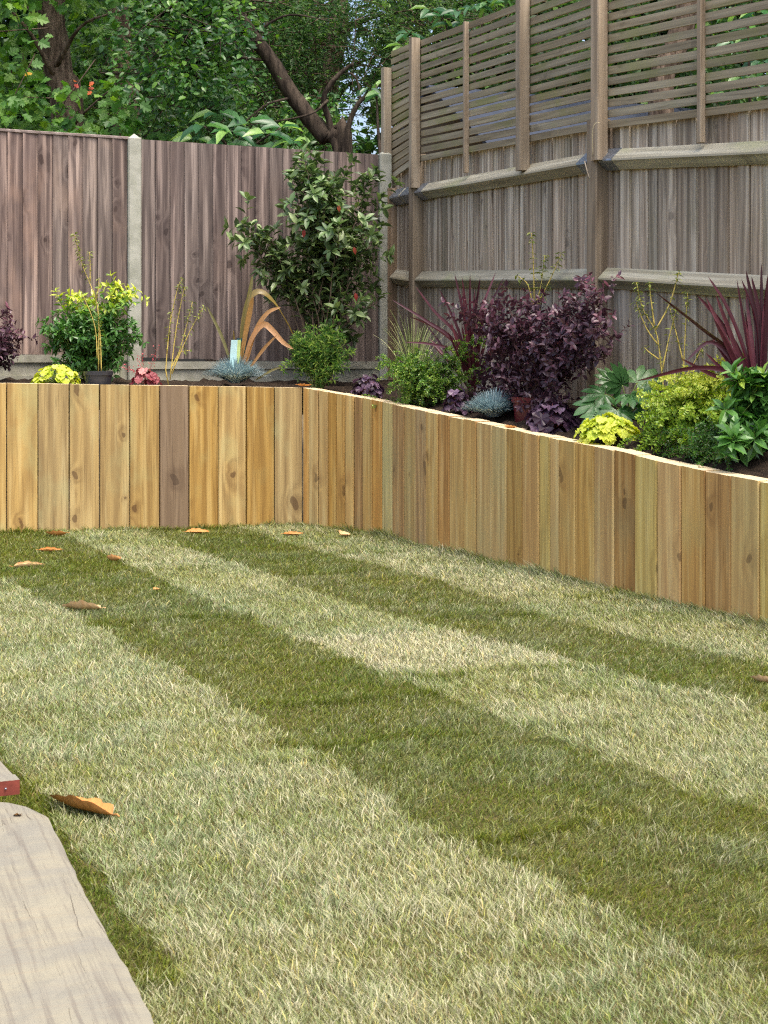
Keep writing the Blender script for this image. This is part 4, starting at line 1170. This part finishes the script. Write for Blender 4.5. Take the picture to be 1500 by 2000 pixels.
# lonicera: arching shoots set with tiny paired leaves
def lonicera(label, px, Y, tg, mat, L=.017, per=9, tl=.13, spacing=.0065, droop=.35, tint=None):
    b = bed_pt(px, Y); root = empty("shrubby_honeysuckle", b, label, "shrub", "small leaved honeysuckle bushes")
    main = grow(b, tg, .35, .04)
    tws = twigs(main, per, tl, .15, .8, .25, 5, droop)
    stems_part(root, main, .003, .0012, M_STEM); stems_part(root, tws, .0012, .0007, M_STEM, "twigs", 3)
    P, D, N, K = leaves_on(main + tws, spacing, .12, 1.2, .5, True, 0, .001)
    Ls = L * RNG.uniform(.7, 1.2, len(P))
    T = np.clip(RNG.random(len(P)) * .6 + .35 * K, 0, 1) if tint is None else tint(P, K)
    foliage_part(root, P, D, N, Ls, Ls * .6, DIA, mat, T)
lonicera("low green small leaved bush spilling over the wall near the corner", 825, 9.75,
         shell_targets(34, 815, 735, 9.7, 72, 48, .2, .4, -.5) + [W(752, 712, 9.88), W(745, 708, 9.88), W(770, 710, 9.78), W(900, 705, 9.68), W(925, 670, 9.63), W(945, 655, 9.58), W(960, 648, 9.58), W(900, 690, 9.68), W(950, 715, 9.58), W(965, 722, 9.58), W(930, 728, 9.58),
                                                                   W(700, 790, 10.00), W(740, 785, 9.93), W(880, 680, 9.68)], M_LONI, per=10)
gold = lambda P, K: np.clip(.15 + .35 * RNG.random(len(P)) + .55 * np.clip((P[:, 2] - .80) / .3, 0, 1) * (K > .2), 0, 1)
lonicera("golden tipped small leaved bush spilling over the nearest wall top", 1370, 7.45,
         shell_targets(40, 1375, 800, 7.44, 92, 70, .15, .4, -.35) + [W(1245, 762, 7.65), W(1270, 752, 7.65), W(1300, 757, 7.60), W(1300, 790, 7.50), W(1295, 805, 7.45), W(1330, 745, 7.65), W(1350, 735, 7.65), W(1390, 725, 7.55), W(1435, 717, 7.40), W(1400, 740, 7.52),
                                                                   W(1290, 825, 7.45), W(1400, 820, 7.35), W(1450, 830, 7.25), W(1280, 850, 7.45), W(1240, 858, 7.55)], M_LONIY, L=.024, per=9, tl=.19, tint=gold)
lonicera("dark green low growth between the golden bush and the wall", 1400, 7.25,
         shell_targets(34, 1420, 866, 7.15, 120, 34, .14, .4, -.4) + shell_targets(26, 1440, 885, 7.0, 90, 26, .06, .3, -.5) + [W(1285, 868, 7.37), W(1300, 880, 7.32), W(1460, 905, 7.02), W(1490, 912, 6.97), W(1340, 890, 7.22)], M_LONI, L=.016, per=8, tint=lambda P, K: RNG.random(len(P)) * .45)

# heucheras: ruffled round leaves, each a piece
def hv(mat, wobs=(.05, .07, .06)):
    out = []
    for w in wobs:
        H = [(x, y + random.uniform(-.03, .03) if 0 < y else y) for x, y in HEUCH]
        V, F = T_outline(H, .45, .2, .22, w)
        out.append(trimesh("ruffled_leaf", V, F, mat, smooth=False))
    return out
HV = {"p": hv(M_HPUR), "l": hv(M_HLIM), "r": hv(M_HRED)}
def heuchera(label, px, py, Y, rx, ry, kind, n=30, L=.075, flowers=None):
    x = (px - 750) / FOC * Y; sz = max(soil_z(x, Y), W(px, py + ry, Y).z)
    root = empty("heuchera", (x, Y, sz), label, "plant", "heucheras")
    R = rx / FOC * Y; Hh = max(.06, EYE + (700 - (py - ry)) / FOC * Y - sz)
    P, D, N = [], [], []
    for i in range(n):
        f = (i + .5) / n; th = math.acos(1 - f * .97); ph = i * 2.39996 + random.gauss(0, .2)
        o = np.array([math.sin(th) * math.cos(ph), math.sin(th) * math.sin(ph), math.cos(th)])
        p = np.array([x, Y, sz]) + o * [R * .82, R * .7, Hh * .86]
        d = np.array([math.cos(ph), math.sin(ph), 0]) * 1.0 - UP * (.15 + .5 * math.sin(th)) + RNG.normal(size=3) * .2
        P.append(p - unit(d) * L * .45 + RNG.normal(size=3) * .008); D.append(d); N.append(o + UP * .35 + RNG.normal(size=3) * .15)
    Ls = L * RNG.uniform(.75, 1.2, n)
    leaf_objects(root, P, D, np.array(N), Ls, Ls * 1.05, HV[kind])
    stems_part(root, [np.array([[x, Y, sz], (np.array([x, Y, sz]) + p) / 2 + UP * .01, p]) for p in P[::2]], .0022, .0015, M_STEM_RED if kind != "l" else M_STEM_GRN)
    if flowers:
        fl = [smooth_path([(x + random.uniform(-.03, .03), Y, sz), W((px + a) / 2, (py + b) / 2, Y), W(a, b, Y)], 8) for a, b in flowers]
        stems_part(root, fl, .0014, .0008, M_STEM_RED, "flower_stems", 4)
        q = np.concatenate([f[4:][RNG.integers(0, 4, 14)] + RNG.normal(size=(14, 3)) * [.014, .014, .012] for f in fl])
        foliage_part(root, q, rdir(len(q)), rdir(len(q)), .012, .009, DIA, leafmat("coral_flower", [(0, s2l(190, 70, 80)), (1, s2l(226, 130, 130))], .6, .3), RNG.random(len(q)), "flowers")
    return root
heuchera("lime yellow heuchera at the left end of the back bed", 110, 730, 10.25, 54, 20, "l", 70, .048)
heuchera("reddish heuchera with coral flower sprays beside the concrete post", 285, 735, 10.34, 32, 16, "r", 22, .06, [(268, 700), (276, 690), (308, 680), (305, 700), (240, 718), (250, 722)])
heuchera("dark purple heuchera nearest the wall corner", 718, 752, 10.2, 34, 25, "p", 40, .052)
heuchera("dark purple heuchera left of the blue grass in the right bed", 892, 780, 9.2, 30, 25, "p", 40, .052)
heuchera("large dark purple heuchera between blue grass and lime heuchera", 1080, 815, 8.32, 60, 32, "p", 58, .075)
heuchera("bright lime heuchera on the right wall top before the fatsia", 1188, 840, 7.8, 68, 34, "l", 95, .056)

# blue fescues
def fescue(label, px, py, Y, w, h, n=700):
    x = (px - 750) / FOC * Y; sz = max(soil_z(x, Y), W(px, py + h, Y).z)
    root = empty("blue_fescue", (x, Y, sz), label, "grass plant", "blue fescue tufts")
    R = w / FOC * Y; Hh = EYE + (700 - py) / FOC * Y - sz
    Vs, Fs, Ts, o = [], [], [], 0
    for i in range(n):
        a = random.uniform(0, 6.283); e = random.random() ** .45
        tip = np.array([x + math.cos(a) * R * e * random.uniform(.85, 1.15), Y + math.sin(a) * R * e * .8, sz + Hh * (1.05 - .75 * e * e) * random.uniform(.75, 1.15)])
        b = np.array([x + math.cos(a) * .03 * e, Y + math.sin(a) * .03 * e, sz])
        m = b * .5 + tip * .5 + UP * Hh * .22 * e
        p = bez(b, m, tip, 5)
        V, F = ribbon(p, np.linspace(.003, .0012, 5), .1, side=np.array([-math.sin(a), math.cos(a), .1]))
        Vs.append(V); Fs.append(F + o); o += len(V); Ts.append(np.full(len(V), random.random()))
    ob = link("blades", trimesh("blades", np.vstack(Vs), np.vstack(Fs), M_FESC, tint=np.concatenate(Ts))); world_child(ob, root); tag(ob, kind="stuff")
fescue("tuft of blue grey fescue in front of the orange phormium", 460, 698, 10.44, 66, 50, 1500)
fescue("tuft of blue grey fescue on the right wall before the purple shrub", 965, 765, 8.92, 68, 57, 1500)

# cordylines: each sword leaf a piece
def cordyline(label, px, Y, spec, n_extra, fan, L, w=.0105):
    b = bed_pt(px, Y); root = empty("cordyline", b, label, "plant", "red cordylines")
    base = np.array(tuple(b))
    paths = []
    for pts in spec:
        paths.append(smooth_path([base + UP * .05] + [W(a, c, Y + dy) for a, c, dy in pts], 16))
    for i in range(n_extra):
        a = random.uniform(0, 6.283); e = random.uniform(*fan); l = L * random.uniform(.65, 1.08)
        d = np.array([math.sin(e) * math.cos(a), math.sin(e) * math.sin(a) * .8, math.cos(e)])
        tip = base + UP * .06 + d * l - UP * l * .25 * math.sin(e) ** 2
        paths.append(bez(base + UP * .04 + np.array([d[0], d[1], 0]) * .02, base + d * l * .5 + UP * .05, tip, 14))
    for p in paths:
        s = np.cross(unit(p[-1] - p[0]), np.array([0, -1.0, .15])) + RNG.normal(size=3) * .3
        V, F = ribbon(p, sword_widths(len(p), w * random.uniform(.75, 1.1), .5, .35), .3, random.uniform(-.4, .4), s)
        o = link("leaf", trimesh("leaf", V, F, M_CORD)); world_child(o, root)
    V, F = tube([base, base + UP * .07], [.03, .022], 8)
    world_child(link("stem", trimesh("stem", V, F, M_STEM_DARK)), root)
cordyline("wine red spiky cordyline behind the purple shrub", 922, 9.75,
          [[(910, 640, .0), (888, 534, .0)], [(915, 640, .0), (902, 540, .0)], [(918, 640, 0), (918, 535, 0)], [(925, 640, 0), (938, 540, 0)], [(930, 640, 0), (968, 532, 0)], [(935, 650, 0), (985, 540, 0)], [(895, 660, 0), (850, 610, 0), (812, 560, 0)],
           [(900, 660, 0), (880, 610, 0), (858, 565, 0)], [(890, 690, -.05), (840, 672, -.05), (790, 668, -.05)], [(890, 670, -.05), (830, 625, -.05), (765, 585, -.05)], [(895, 680, 0), (850, 640, 0), (800, 618, 0)]], 22, (.05, .75), .62)
cordyline("wine red spiky cordyline at the right edge of the bed", 1486, 7.36,
          [[(1440, 700, 0), (1370, 640, 0), (1282, 572, 0)], [(1455, 690, 0), (1420, 600, 0), (1383, 540, 0)], [(1445, 690, 0), (1400, 620, 0), (1362, 577, 0)], [(1478, 640, 0), (1457, 528, 0)], [(1480, 640, 0), (1448, 545, 0)],
           [(1487, 640, 0), (1487, 515, 0)], [(1492, 640, 0), (1500, 535, 0)], [(1440, 735, -.05), (1360, 718, -.05), (1240, 745, -.05)], [(1440, 720, 0), (1390, 668, 0), (1340, 705, 0)], [(1430, 730, 0), (1400, 735, 0), (1330, 700, 0)], [(1482, 620, 0), (1468, 540, 0)]], 26, (.05, .8), .62, .0125)

# phormium
ph_base = bed_pt(475, 10.42)
phor = empty("phormium", ph_base, "orange bronze phormium with one long leaf arching over", "plant")
for pts, w in (([(452, 712), (432, 655), (404, 598)], .011), ([(470, 712), (474, 640), (484, 592), (498, 572), (516, 573), (540, 598), (560, 630), (575, 660)], .022), ([(466, 705), (478, 620), (488, 570), (493, 538)], .015),
               ([(480, 712), (498, 650), (522, 612), (548, 600)], .016), ([(476, 712), (492, 662), (514, 634), (532, 646), (552, 668), (573, 682)], .021), ([(490, 716), (515, 682), (540, 655)], .011), ([(500, 742), (530, 724), (554, 716)], .008),
               ([(470, 705), (482, 640), (490, 600), (494, 580)], .018), ([(462, 700), (458, 670), (456, 645)], .006), ([(466, 700), (470, 665), (475, 640)], .007)):
    dy = random.uniform(-.08, .08)
    p = smooth_path([W(a, c, 10.42 + dy * i / len(pts)) for i, (a, c) in enumerate(pts)], 22)
    V, F = ribbon(p, sword_widths(22, w, .6, .45), .3, random.uniform(-.5, .5), np.cross(unit(p[-1] - p[0]), np.array([.1, -1.0, .3])))
    world_child(link("leaf", trimesh("leaf", V, F, M_PHOR)), phor)

# striped ornamental grass
def striped():
    b = bed_pt(808, 9.95); root = empty("striped_grass", b, "tall pale striped grass in the fence corner of the right bed", "grass plant")
    base = np.array(tuple(b)); Vs, Fs, Ts, o = [], [], [], 0
    tips = [(775, 600), (762, 605), (748, 642), (752, 640), (808, 592), (812, 595), (832, 625), (850, 640), (862, 640), (742, 668), (770, 680), (840, 660), (795, 620), (790, 640), (820, 640), (805, 630)] + [(random.gauss(805, 35), random.uniform(620, 690)) for _ in range(70)]
    for a, c in tips:
        t = np.array(tuple(W(a, c, 9.95 + random.uniform(-.15, .15))))
        m = base * .45 + t * .55 + UP * .10
        m[:2] = base[:2] * .7 + t[:2] * .3
        p = bez(base + RNG.normal(size=3) * [.025, .025, 0], m, t, 8)
        V, F = ribbon(p, np.linspace(.003, .0006, 8), .2)
        Vs.append(V); Fs.append(F + o); o += len(V); Ts.append(np.full(len(V), random.random()))
    ob = link("blades", trimesh("blades", np.vstack(Vs), np.vstack(Fs), M_VGRS, tint=np.concatenate(Ts))); world_child(ob, root); tag(ob, kind="stuff")
striped()

# yellow stemmed young shrubs
def forsythia(label, Y, px, stems, leaf_len=.026, mat=M_FORS, spacing=.028, base=None, r=.0042):
    b = bed_pt(px, Y) if base is None else base
    root = empty("young_forsythia", b, label, "shrub", "yellow stemmed young shrubs")
    paths = [smooth_path([W(a, c, Y) for a, c in s], 14) for s in stems]
    for i, p in enumerate(paths):
        if i == 0: p[0] = np.array(tuple(b))
        V, F = tube(p, np.linspace(r, r * .4, len(p)), 6); world_child(link("stem", trimesh("stem", V, F, M_STEM_YEL)), root)
    P, D, N, K = leaves_on(paths, spacing, .35, 1.1, .1, True)
    P2, D2, N2, K2 = leaves_on([p[-5:] for p in paths], spacing * .4, .1, 1.2, -.2, True)
    P, D, N = np.vstack([P, P2]), np.vstack([D, D2]), np.vstack([N, N2])
    Ls = leaf_len * RNG.uniform(.6, 1.3, len(P))
    foliage_part(root, P, D, N, Ls, Ls * .5, T_oval(.2, .7), mat, RNG.random(len(P)))
    return root
forsythia("young yellow stemmed shrub in front of the second fence panel", 10.35, 330, [[(322, 745), (330, 650), (345, 570), (356, 545)], [(332, 742), (343, 650), (356, 580), (362, 560)], [(336, 730), (358, 660), (376, 590)], [(338, 722), (372, 645), (398, 600)],
                                                                                      [(334, 720), (350, 690), (372, 684)], [(326, 690), (332, 630), (334, 610)]])
pot_b = bed_pt(192, 10.25)
forsythia("thin yellow stemmed shrub growing from the black pot", 10.25, 192, [[(193, 728), (192, 613), (181, 568), (160, 515), (146, 459)], [(198, 726), (196, 660), (191, 610)], [(176, 550), (176, 520), (175, 492)], [(190, 700), (186, 640), (168, 590), (160, 575)],
                                                                               [(187, 585), (193, 560), (192, 545)]], base=Vector((pot_b.x, pot_b.y, W(193, 728, 10.25).z)))
forsythia("yellow stemmed shrub rising behind the purple shrub", 9.05, 1042, [[(1042, 660), (1043, 560), (1040, 480), (1038, 455)], [(1046, 600), (1075, 545), (1096, 495)], [(1040, 590), (1030, 555), (1010, 538)], [(1044, 600), (1056, 560), (1064, 500)], [(1043, 650), (1050, 600), (1068, 560)]], leaf_len=.03)
forsythia("tall branching yellow stemmed shrub right of the big fence post", 7.8, 1305, [[(1304, 838), (1294, 740), (1287, 680), (1280, 645), (1256, 605), (1243, 552)], [(1280, 645), (1300, 610), (1312, 582), (1322, 545), (1326, 532)], [(1278, 635), (1272, 590), (1268, 552)], [(1293, 725), (1305, 668), (1316, 622), (1320, 605)],
                                                                                    [(1335, 745), (1336, 700), (1340, 620), (1343, 572)], [(1337, 740), (1355, 710), (1376, 670)], [(1287, 702), (1268, 688), (1258, 678)], [(1334, 705), (1318, 640), (1308, 600)], [(1284, 672), (1262, 640), (1242, 590)]], leaf_len=.026)

# fatsia: big palmate leaves
def palmate(lobes=7):
    pts = [(0.0, 0.0, 0.0)]; F = []
    ang = np.linspace(-2.0, 2.0, lobes)
    V = [(0, 0, 0)]
    rim = []
    for i, a in enumerate(ang):
        l = 1.0 - .32 * abs(a) / 2.0
        d = np.array([math.cos(a), math.sin(a)]); s = np.array([-d[1], d[0]])
        wv = .19 * l
        for (f, wf, z) in ((.32, -.55, .02), (.62, -1.0, .0), (.86, -.6, -.06), (1.0, 0, -.13), (.86, .6, -.06), (.62, 1.0, .0), (.32, .55, .02)):
            p = d * f * l + s * wf * wv
            rim.append((p[0], p[1], z * 1.3 - .05 * f))
        # midrib point
    V += rim; n = len(rim)
    k = len(V)
    for i, a in enumerate(ang):
        l = 1.0 - .32 * abs(a) / 2.0
        V.append((math.cos(a) * .62 * l, math.sin(a) * .62 * l, -.06))
    for i in range(lobes):
        r = 1 + i * 7; m = k + i
        F += [(0, r, m), (r, r + 1, m), (r + 1, r + 2, m), (r + 2, r + 3, m), (r + 3, r + 4, m), (r + 4, r + 5, m), (r + 5, r + 6, m), (r + 6, 0, m)]
        if i < lobes - 1: F.append((0, r + 6, r + 7))
    V = np.array(V); V[:, 0] += 0.0
    return V, np.array(F)
FV = [leafmesh("palmate_leaf", palmate(k), M_FATS) for k in (7, 9)]
fb = bed_pt(1225, 8.2)
fats = empty("fatsia", fb, "fatsia with big glossy fingered leaves behind the lime heuchera", "plant")
FL = [((1205, 802), -.1, (0, -.55, -.6), .125), ((1272, 800), -.05, (.12, -.5, -.8), .11), ((1180, 770), .0, (-.6, -.3, -.1), .11), ((1215, 752), .05, (-.2, -.2, .5), .11), ((1245, 748), .1, (.6, .1, .45), .12), ((1232, 770), -.05, (.3, -.6, -.2), .11),
      ((1160, 790), -.05, (-.8, -.3, -.3), .1), ((1172, 812), -.1, (-.5, -.5, -.5), .1), ((1265, 742), .1, (.8, .1, .2), .1), ((1195, 745), .15, (-.5, .2, .6), .09), ((1255, 775), .0, (.7, -.4, -.2), .1), ((1300, 770), .1, (.7, -.2, -.3), .09)]
P, D, N, Ls = [], [], [], []
for (a, c), dy, d, l in FL:
    P.append(np.array(tuple(W(a, c, 8.15 + dy)))); D.append(np.array(d)); N.append(np.array([.1, -.75, .75])); Ls.append(l)
leaf_objects(fats, P, D, np.array(N), np.array(Ls) * 1.25, np.array(Ls) * 1.25, FV)
stems_part(fats, [bez(tuple(fb), (np.array(tuple(fb)) + p) / 2 + UP * .05, p, 6) for p in P], .004, .003, M_STEM_GRN)

# ------------------------------------------------------------------ pots and plant labels
def pot(name, label, c, rt, rb, h, mat, tilt=0):
    prof = [(0, 0), (rb, 0), (rt * .93, h * .82), (rt * .93, h * .84), (rt, h * .84), (rt * 1.02, h), (rt * .95, h), (rt * .9, h * .9), (0, h * .9)]
    V, F, S = [], [], 28
    for r, z in prof:
        for k in range(S): V.append((r * math.cos(k * 6.28319 / S), r * math.sin(k * 6.28319 / S), z))
    for i in range(len(prof) - 1):
        for k in range(S):
            F.append((i * S + k, i * S + (k + 1) % S, (i + 1) * S + (k + 1) % S, (i + 1) * S + k))
    root = empty(name, c, label, "pot")
    nb = (len(prof) - 2) * S
    link("pot_body", pymesh("pot_body", V, [f for f in F if f[0] < nb], mat), root)
    link("compost", pymesh("compost", V, [f for f in F if f[0] >= nb], M_SOIL), root)
    return root
pz = W(192, 728, 10.25)
pot("plant_pot", "black plastic nursery pot standing on the back bed", (pz.x, 10.25, pz.z - .15), .098, .075, .16, plain("black_plastic", s2l(44, 46, 52), .45, .5, 0, .1))
pot("plant_pot", "dark red pot under the purple shrub", pot_c - Vector((0, 0, .07)), .135, .11, .19, plain("red_pot", s2l(86, 20, 28), .4, .5, 0, .15))
def plant_label(label, px, py0, py1, Y, w, cols, rz):
    a, b = W(px, py1, Y), W(px, py0, Y); h = b.z - a.z; ww = w / FOC * Y
    V, F, mi = [], [], []
    nz = 7
    for i in range(nz):
        f = i / (nz - 1); bend = -.02 * f * f
        taper = 1.0 if f > .15 else .5 + 3.3 * f
        for j in range(4):
            x = (j / 3 - .5) * ww * taper - ww * .25 * (1 - f)
            V.append((x, bend, h * f))
    n = len(V); V += [(x, y + .0012, z) for x, y, z in V]
    for i in range(nz - 1):
        for j in range(3):
            q = (i * 4 + j, i * 4 + j + 1, i * 4 + j + 5, i * 4 + j + 4); F.append(q); mi.append(1 if (j == 2 and i > 0) else 0)
            F.append(tuple(v + n for v in reversed(q))); mi.append(0)
    rim = [j for j in range(4)] + [i * 4 + 3 for i in range(1, nz)] + [(nz - 1) * 4 + j for j in (2, 1, 0)] + [i * 4 for i in range(nz - 2, 0, -1)]
    for i in range(len(rim)): q = (rim[i], rim[i] + n, rim[(i + 1) % len(rim)] + n, rim[(i + 1) % len(rim)]); F.append(q); mi.append(0)
    o = link("plant_label", pymesh("plant_label", V, F, cols, mi)); o.location = a; o.rotation_euler = (0, 0, rz)
    return tag(o, label, "plant label", "plant labels")
mA = plain("pale_card", s2l(190, 226, 226), .5, .4, 0, .06, 60); mB = plain("green_stripe", s2l(196, 216, 140), .5); mC = plain("teal_card", s2l(36, 92, 100), .5)
plant_label("pale turquoise plant label standing in the blue fescue", 461, 664, 740, 10.40, 19, [mA, mB], .1)
plant_label("dark teal plant label behind the pale one", 474, 661, 738, 10.44, 18, [mC, mC], -.3)

# ------------------------------------------------------------------ fallen leaves
M_FALL = NT("fallen_leaf")
q = M_FALL
tcx, tcy, tcz = q.sep(q.n("TexCoord").outputs["Object"])
rnv = q.n("ObjectInfo").outputs["Random"]
vein = q.m('MULTIPLY_ADD', q.m('SINE', q.m('MULTIPLY', q.m('SUBTRACT', tcx, q.m('MULTIPLY', q.m('ABSOLUTE', tcy), .8)), 60.0)), .5, .5)
cc = q.ramp(rnv, [(0, s2l(200, 136, 70)), (.5, s2l(208, 154, 94)), (1, s2l(222, 188, 140))])
cc = q.mix(q.m('MULTIPLY', vein, .08), cc, s2l(160, 98, 48))
nz_ = q.noise(q.comb(tcx, tcy, rnv), 9.0, 4.0)
cc = q.mix(q.m('MULTIPLY', q.step(nz_, .5, .7), .35), cc, s2l(164, 104, 52))
M_FALL = q.out(q.bsdf(cc, .6, q.bump(vein, .05, .02), .3))
def fallen(label, pos, L, wd, rz, roll=2.2, bend=.2, tilt=0.0, cat="leaf", flip=False):
    nx, ny = 13, 9; V, F = [], []
    for i in range(nx):
        u = i / (nx - 1); half = wd * (math.sin(math.pi * u ** .85) ** .7) * .5 * (1 + .14 * math.sin(i * 1.9 + L * 90)) + .001
        for j in range(ny):
            v = (j / (ny - 1) - .5) * 2; a = v * roll * .5
            R = wd / roll
            y = math.sin(a) * R * (half / (wd * .5)); z = (1 - math.cos(a)) * R * (half / (wd * .5)) * (1 + .15 * math.sin(u * 5))
            V.append((u - .5, y / L, z / L + bend * (u - .5) ** 2 + .003 * math.sin(i * 1.1 + j * .9)))
    for i in range(nx - 1):
        for j in range(ny - 1): F.append((i * ny + j, i * ny + j + 1, (i + 1) * ny + j + 1, (i + 1) * ny + j))
    n = len(V); F2 = [(i * ny + ny // 2,) for i in range(nx)]
    o = link("fallen_leaf", pymesh("fallen_leaf", V, F, M_FALL, smooth=True)); o.location = pos; o.scale = (L, L, L); o.rotation_euler = (tilt, 0, rz)
    st = [(-.5, 0, .25 * bend), (-.58, .01, .25 * bend + .02), (-.64, .03, .25 * bend + .01)]
    V, F = tube(st, [.012, .009, .008], 5)
    link("stalk", trimesh("stalk", V, F, M_FALL), o)
    return tag(o, label, cat, "fallen dry leaves")
fl = [("big curled orange leaf beside the weathered timber in the foreground", 155, 1590, .25, .10, 2.42, 2.0, .15), ("pale folded leaf lying on the dark turf stripe at the left", 158, 1196, .20, .11, 2.8, 2.0, .2), ("curled leaf close under the left sleeper wall", 108, 1050, .17, .08, 2.7, 2.2, .5),
      ("small curled leaf on dark turf below the wall leaf", 100, 1080, .14, .05, .15, 3.0, .2), ("long rolled brown leaf at the left edge", 57, 1110, .18, .06, .5, 3.4, .1), ("folded tan leaf where light turf meets dark turf", 220, 1099, .12, .08, 2.4, 3.0, .5),
      ("pale flat leaf below the brown sleeper", 386, 1044, .15, .07, .2, 1.8, .2), ("small dry leaf lying near the wall corner", 573, 1048, .13, .05, .25, 2.2, .3), ("star shaped dry leaf at the foot of the right wall", 672, 1050, .09, .09, 1.0, 1.6, .6),
      ("orange leaf at the right edge of the lawn", 1488, 1338, .10, .06, 2.3, 2.4, .4), ("tiny dry leaf on the dark stripe", 305, 1156, .04, .03, 1.0, 2.0, .4)]
for lab, px, py, L, wd, rz, roll, bend in fl:
    p = G(px, py); p.z = .009 + wd * .04
    fallen(lab, p, L, wd, rz, roll + .3, bend, .3)
p = right_at_px(597); fallen("orange leaf resting on the wall corner top", (p[0] - .01, p[1] + .05, .947), .1, .05, .1, 2.4, .4)
p = W(998, 826, 8.42); fallen("orange leaf beside the blue fescue on the right bed", (p.x, p.y, soil_z(p.x, p.y) + .03), .07, .05, .4, 2.4, .5)

# ------------------------------------------------------------------ weathered timber and scaffold board in the foreground
def old_timber():
    q = NT("weathered_oak")
    x, y, z = q.sep(q.n("TexCoord").outputs["Object"])
    low = q.noise(q.comb(q.m('MULTIPLY', x, 5.0), q.m('MULTIPLY', y, 9.0), 0.0), 1.0, 3.0, .6)
    grain = q.noise(q.comb(q.m('MULTIPLY', q.m('ADD', x, q.m('MULTIPLY', low, .008)), 90.0), q.m('MULTIPLY', y, 2.2), q.m('MULTIPLY', z, 40.0)), 1.0, 5.0, .65)
    saw = q.noise(q.comb(q.m('MULTIPLY', x, 4.0), q.m('MULTIPLY', y, 130.0), 0.0), 1.0, 3.0, .6)
    crack = q.noise(q.comb(q.m('MULTIPLY', q.m('ADD', x, q.m('MULTIPLY', low, .012)), 14.0), q.m('MULTIPLY', y, .7), 7.0), 1.0, 2.0, .5)
    ck = q.m('MULTIPLY', q.step(q.m('ABSOLUTE', q.m('SUBTRACT', crack, .5)), .0, .0035, 1.0, 0.0), q.step(low, .47, .58))
    c = q.mix(q.step(low, .35, .65), s2l(126, 123, 110), s2l(138, 133, 114))
    c = q.mix(q.m('MULTIPLY', q.step(grain, .46, .7), .75), c, s2l(106, 100, 90))
    c = q.mix(q.m('MULTIPLY', q.step(saw, .52, .75), .22), c, s2l(140, 120, 94))
    c = q.mix(q.m('MULTIPLY', ck, .85), c, s2l(58, 48, 40))
    h = q.m('SUBTRACT', q.m('ADD', grain, q.m('MULTIPLY', saw, .5)), q.m('MULTIPLY', ck, 2.0))
    return q.out(q.bsdf(c, .85, q.bump(h, .3, .005), .2))
M_OLD = old_timber()
a, b_ = G(86, 1580, .13), G(310, 2010, .13)
d = np.array([b_.x - a.x, b_.y - a.y]); L = float(np.linalg.norm(d)); L2 = L + .9; u = d / L
nx, ny, wd, th = 9, 46, .26, .14
root = empty("oak_sleeper", (a.x, a.y, 0), "pale weathered timber sleeper in the lower left foreground", "sleeper", rz=math.atan2(u[1], u[0]) + math.pi / 2)
V, F = [], []
for i in range(ny):
    f = i / (ny - 1); yv = -f * L2
    ej = .0025 * math.sin(i * .37) + random.gauss(0, .0012)
    for j in range(nx):
        xv = -wd * j / (nx - 1)
        if j == 0: xv += ej
        yy = yv + (.006 * math.sin(j * 1.9) + random.gauss(0, .003) - .004 * (j == 0) + min(.125, -xv * 1.7) if i == 0 else 0)
        zz = .13 + random.gauss(0, .0012) - (.008 if j in (0, nx - 1) else 0) - (.006 if i == 0 else 0)
        V.append((xv, yy, zz))
nb = len(V)
V += [(x + (.004 if k % nx == 0 else 0), y, -.01) for k, (x, y, z) in enumerate(V)]
for i in range(ny - 1):
    for j in range(nx - 1): F.append((i * nx + j, i * nx + j + 1, (i + 1) * nx + j + 1, (i + 1) * nx + j))
for i in range(ny - 1):
    F.append((i * nx, (i + 1) * nx, (i + 1) * nx + nb, i * nx + nb)); F.append((i * nx + nx - 1, i * nx + nx - 1 + nb, (i + 1) * nx + nx - 1 + nb, (i + 1) * nx + nx - 1))
for j in range(nx - 1):
    F.append((j, j + nb, j + 1 + nb, j + 1)); e = (ny - 1) * nx; F.append((e + j, e + j + 1, e + j + 1 + nb, e + j + nb))
link("timber", pymesh("timber", V, F, M_OLD), root)
V, F = [], []
for k in range(7):
    t = k / 6
    V += [(-.05 - .018 * t + random.gauss(0, .002), -.012 - .004 * math.sin(k * 2.0), .126), (-.05 - .018 * t, -.030 + random.gauss(0, .003), .1345 + random.gauss(0, .001))]
F = [(2 * k, 2 * k + 1, 2 * k + 3, 2 * k + 2) for k in range(6)]
link("splintered_edge", pymesh("splintered_edge", V, F, plain("fresh_split", s2l(206, 160, 108), .8)), root)
# scaffold board with a red end band, beyond the sleeper
sa = G(36, 1523, .15)
rz = math.atan2(u[1], u[0]) + math.pi / 2
sb = empty("scaffold_board", (sa.x, sa.y, 0), "scaffold board with red painted end at the left edge", "board", rz=rz + .10)
me = pymesh("plank", *prism([(-.225, 0.03), (0, 0.03), (.0, 1.6), (-.225, 1.6)], .118, [.148] * 4), M_OLD); link("plank", me, sb)
V, F = prism([(-.227, 0.0), (-.19, -.004), (-.05, .002), (.003, 0.0), (.003, .05), (-.227, .05)], .116, [.1505, .150, .1505, .150, .1505, .1505])
link("end_band", pymesh("end_band", V, [f for i, f in enumerate(F)], [plain("red_band", s2l(124, 62, 50), .7, .2, 0, .25, 25, .3), M_OLD], [0, 1] + [0] * 6), sb)
for x in (-.03, -.11, -.19):
    V, F = tube([(x, -.001, .133), (x, -.004, .133)], [.003, .002], 8); link("nail", trimesh("nail", V, F, M_GALV), sb)
V, F = prism([(-.2, .12), (-.02, .12), (-.02, 1.4), (-.2, 1.4)], -.01, [.116] * 4); link("bearer", pymesh("bearer", V, F, M_STEM_DARK), sb)
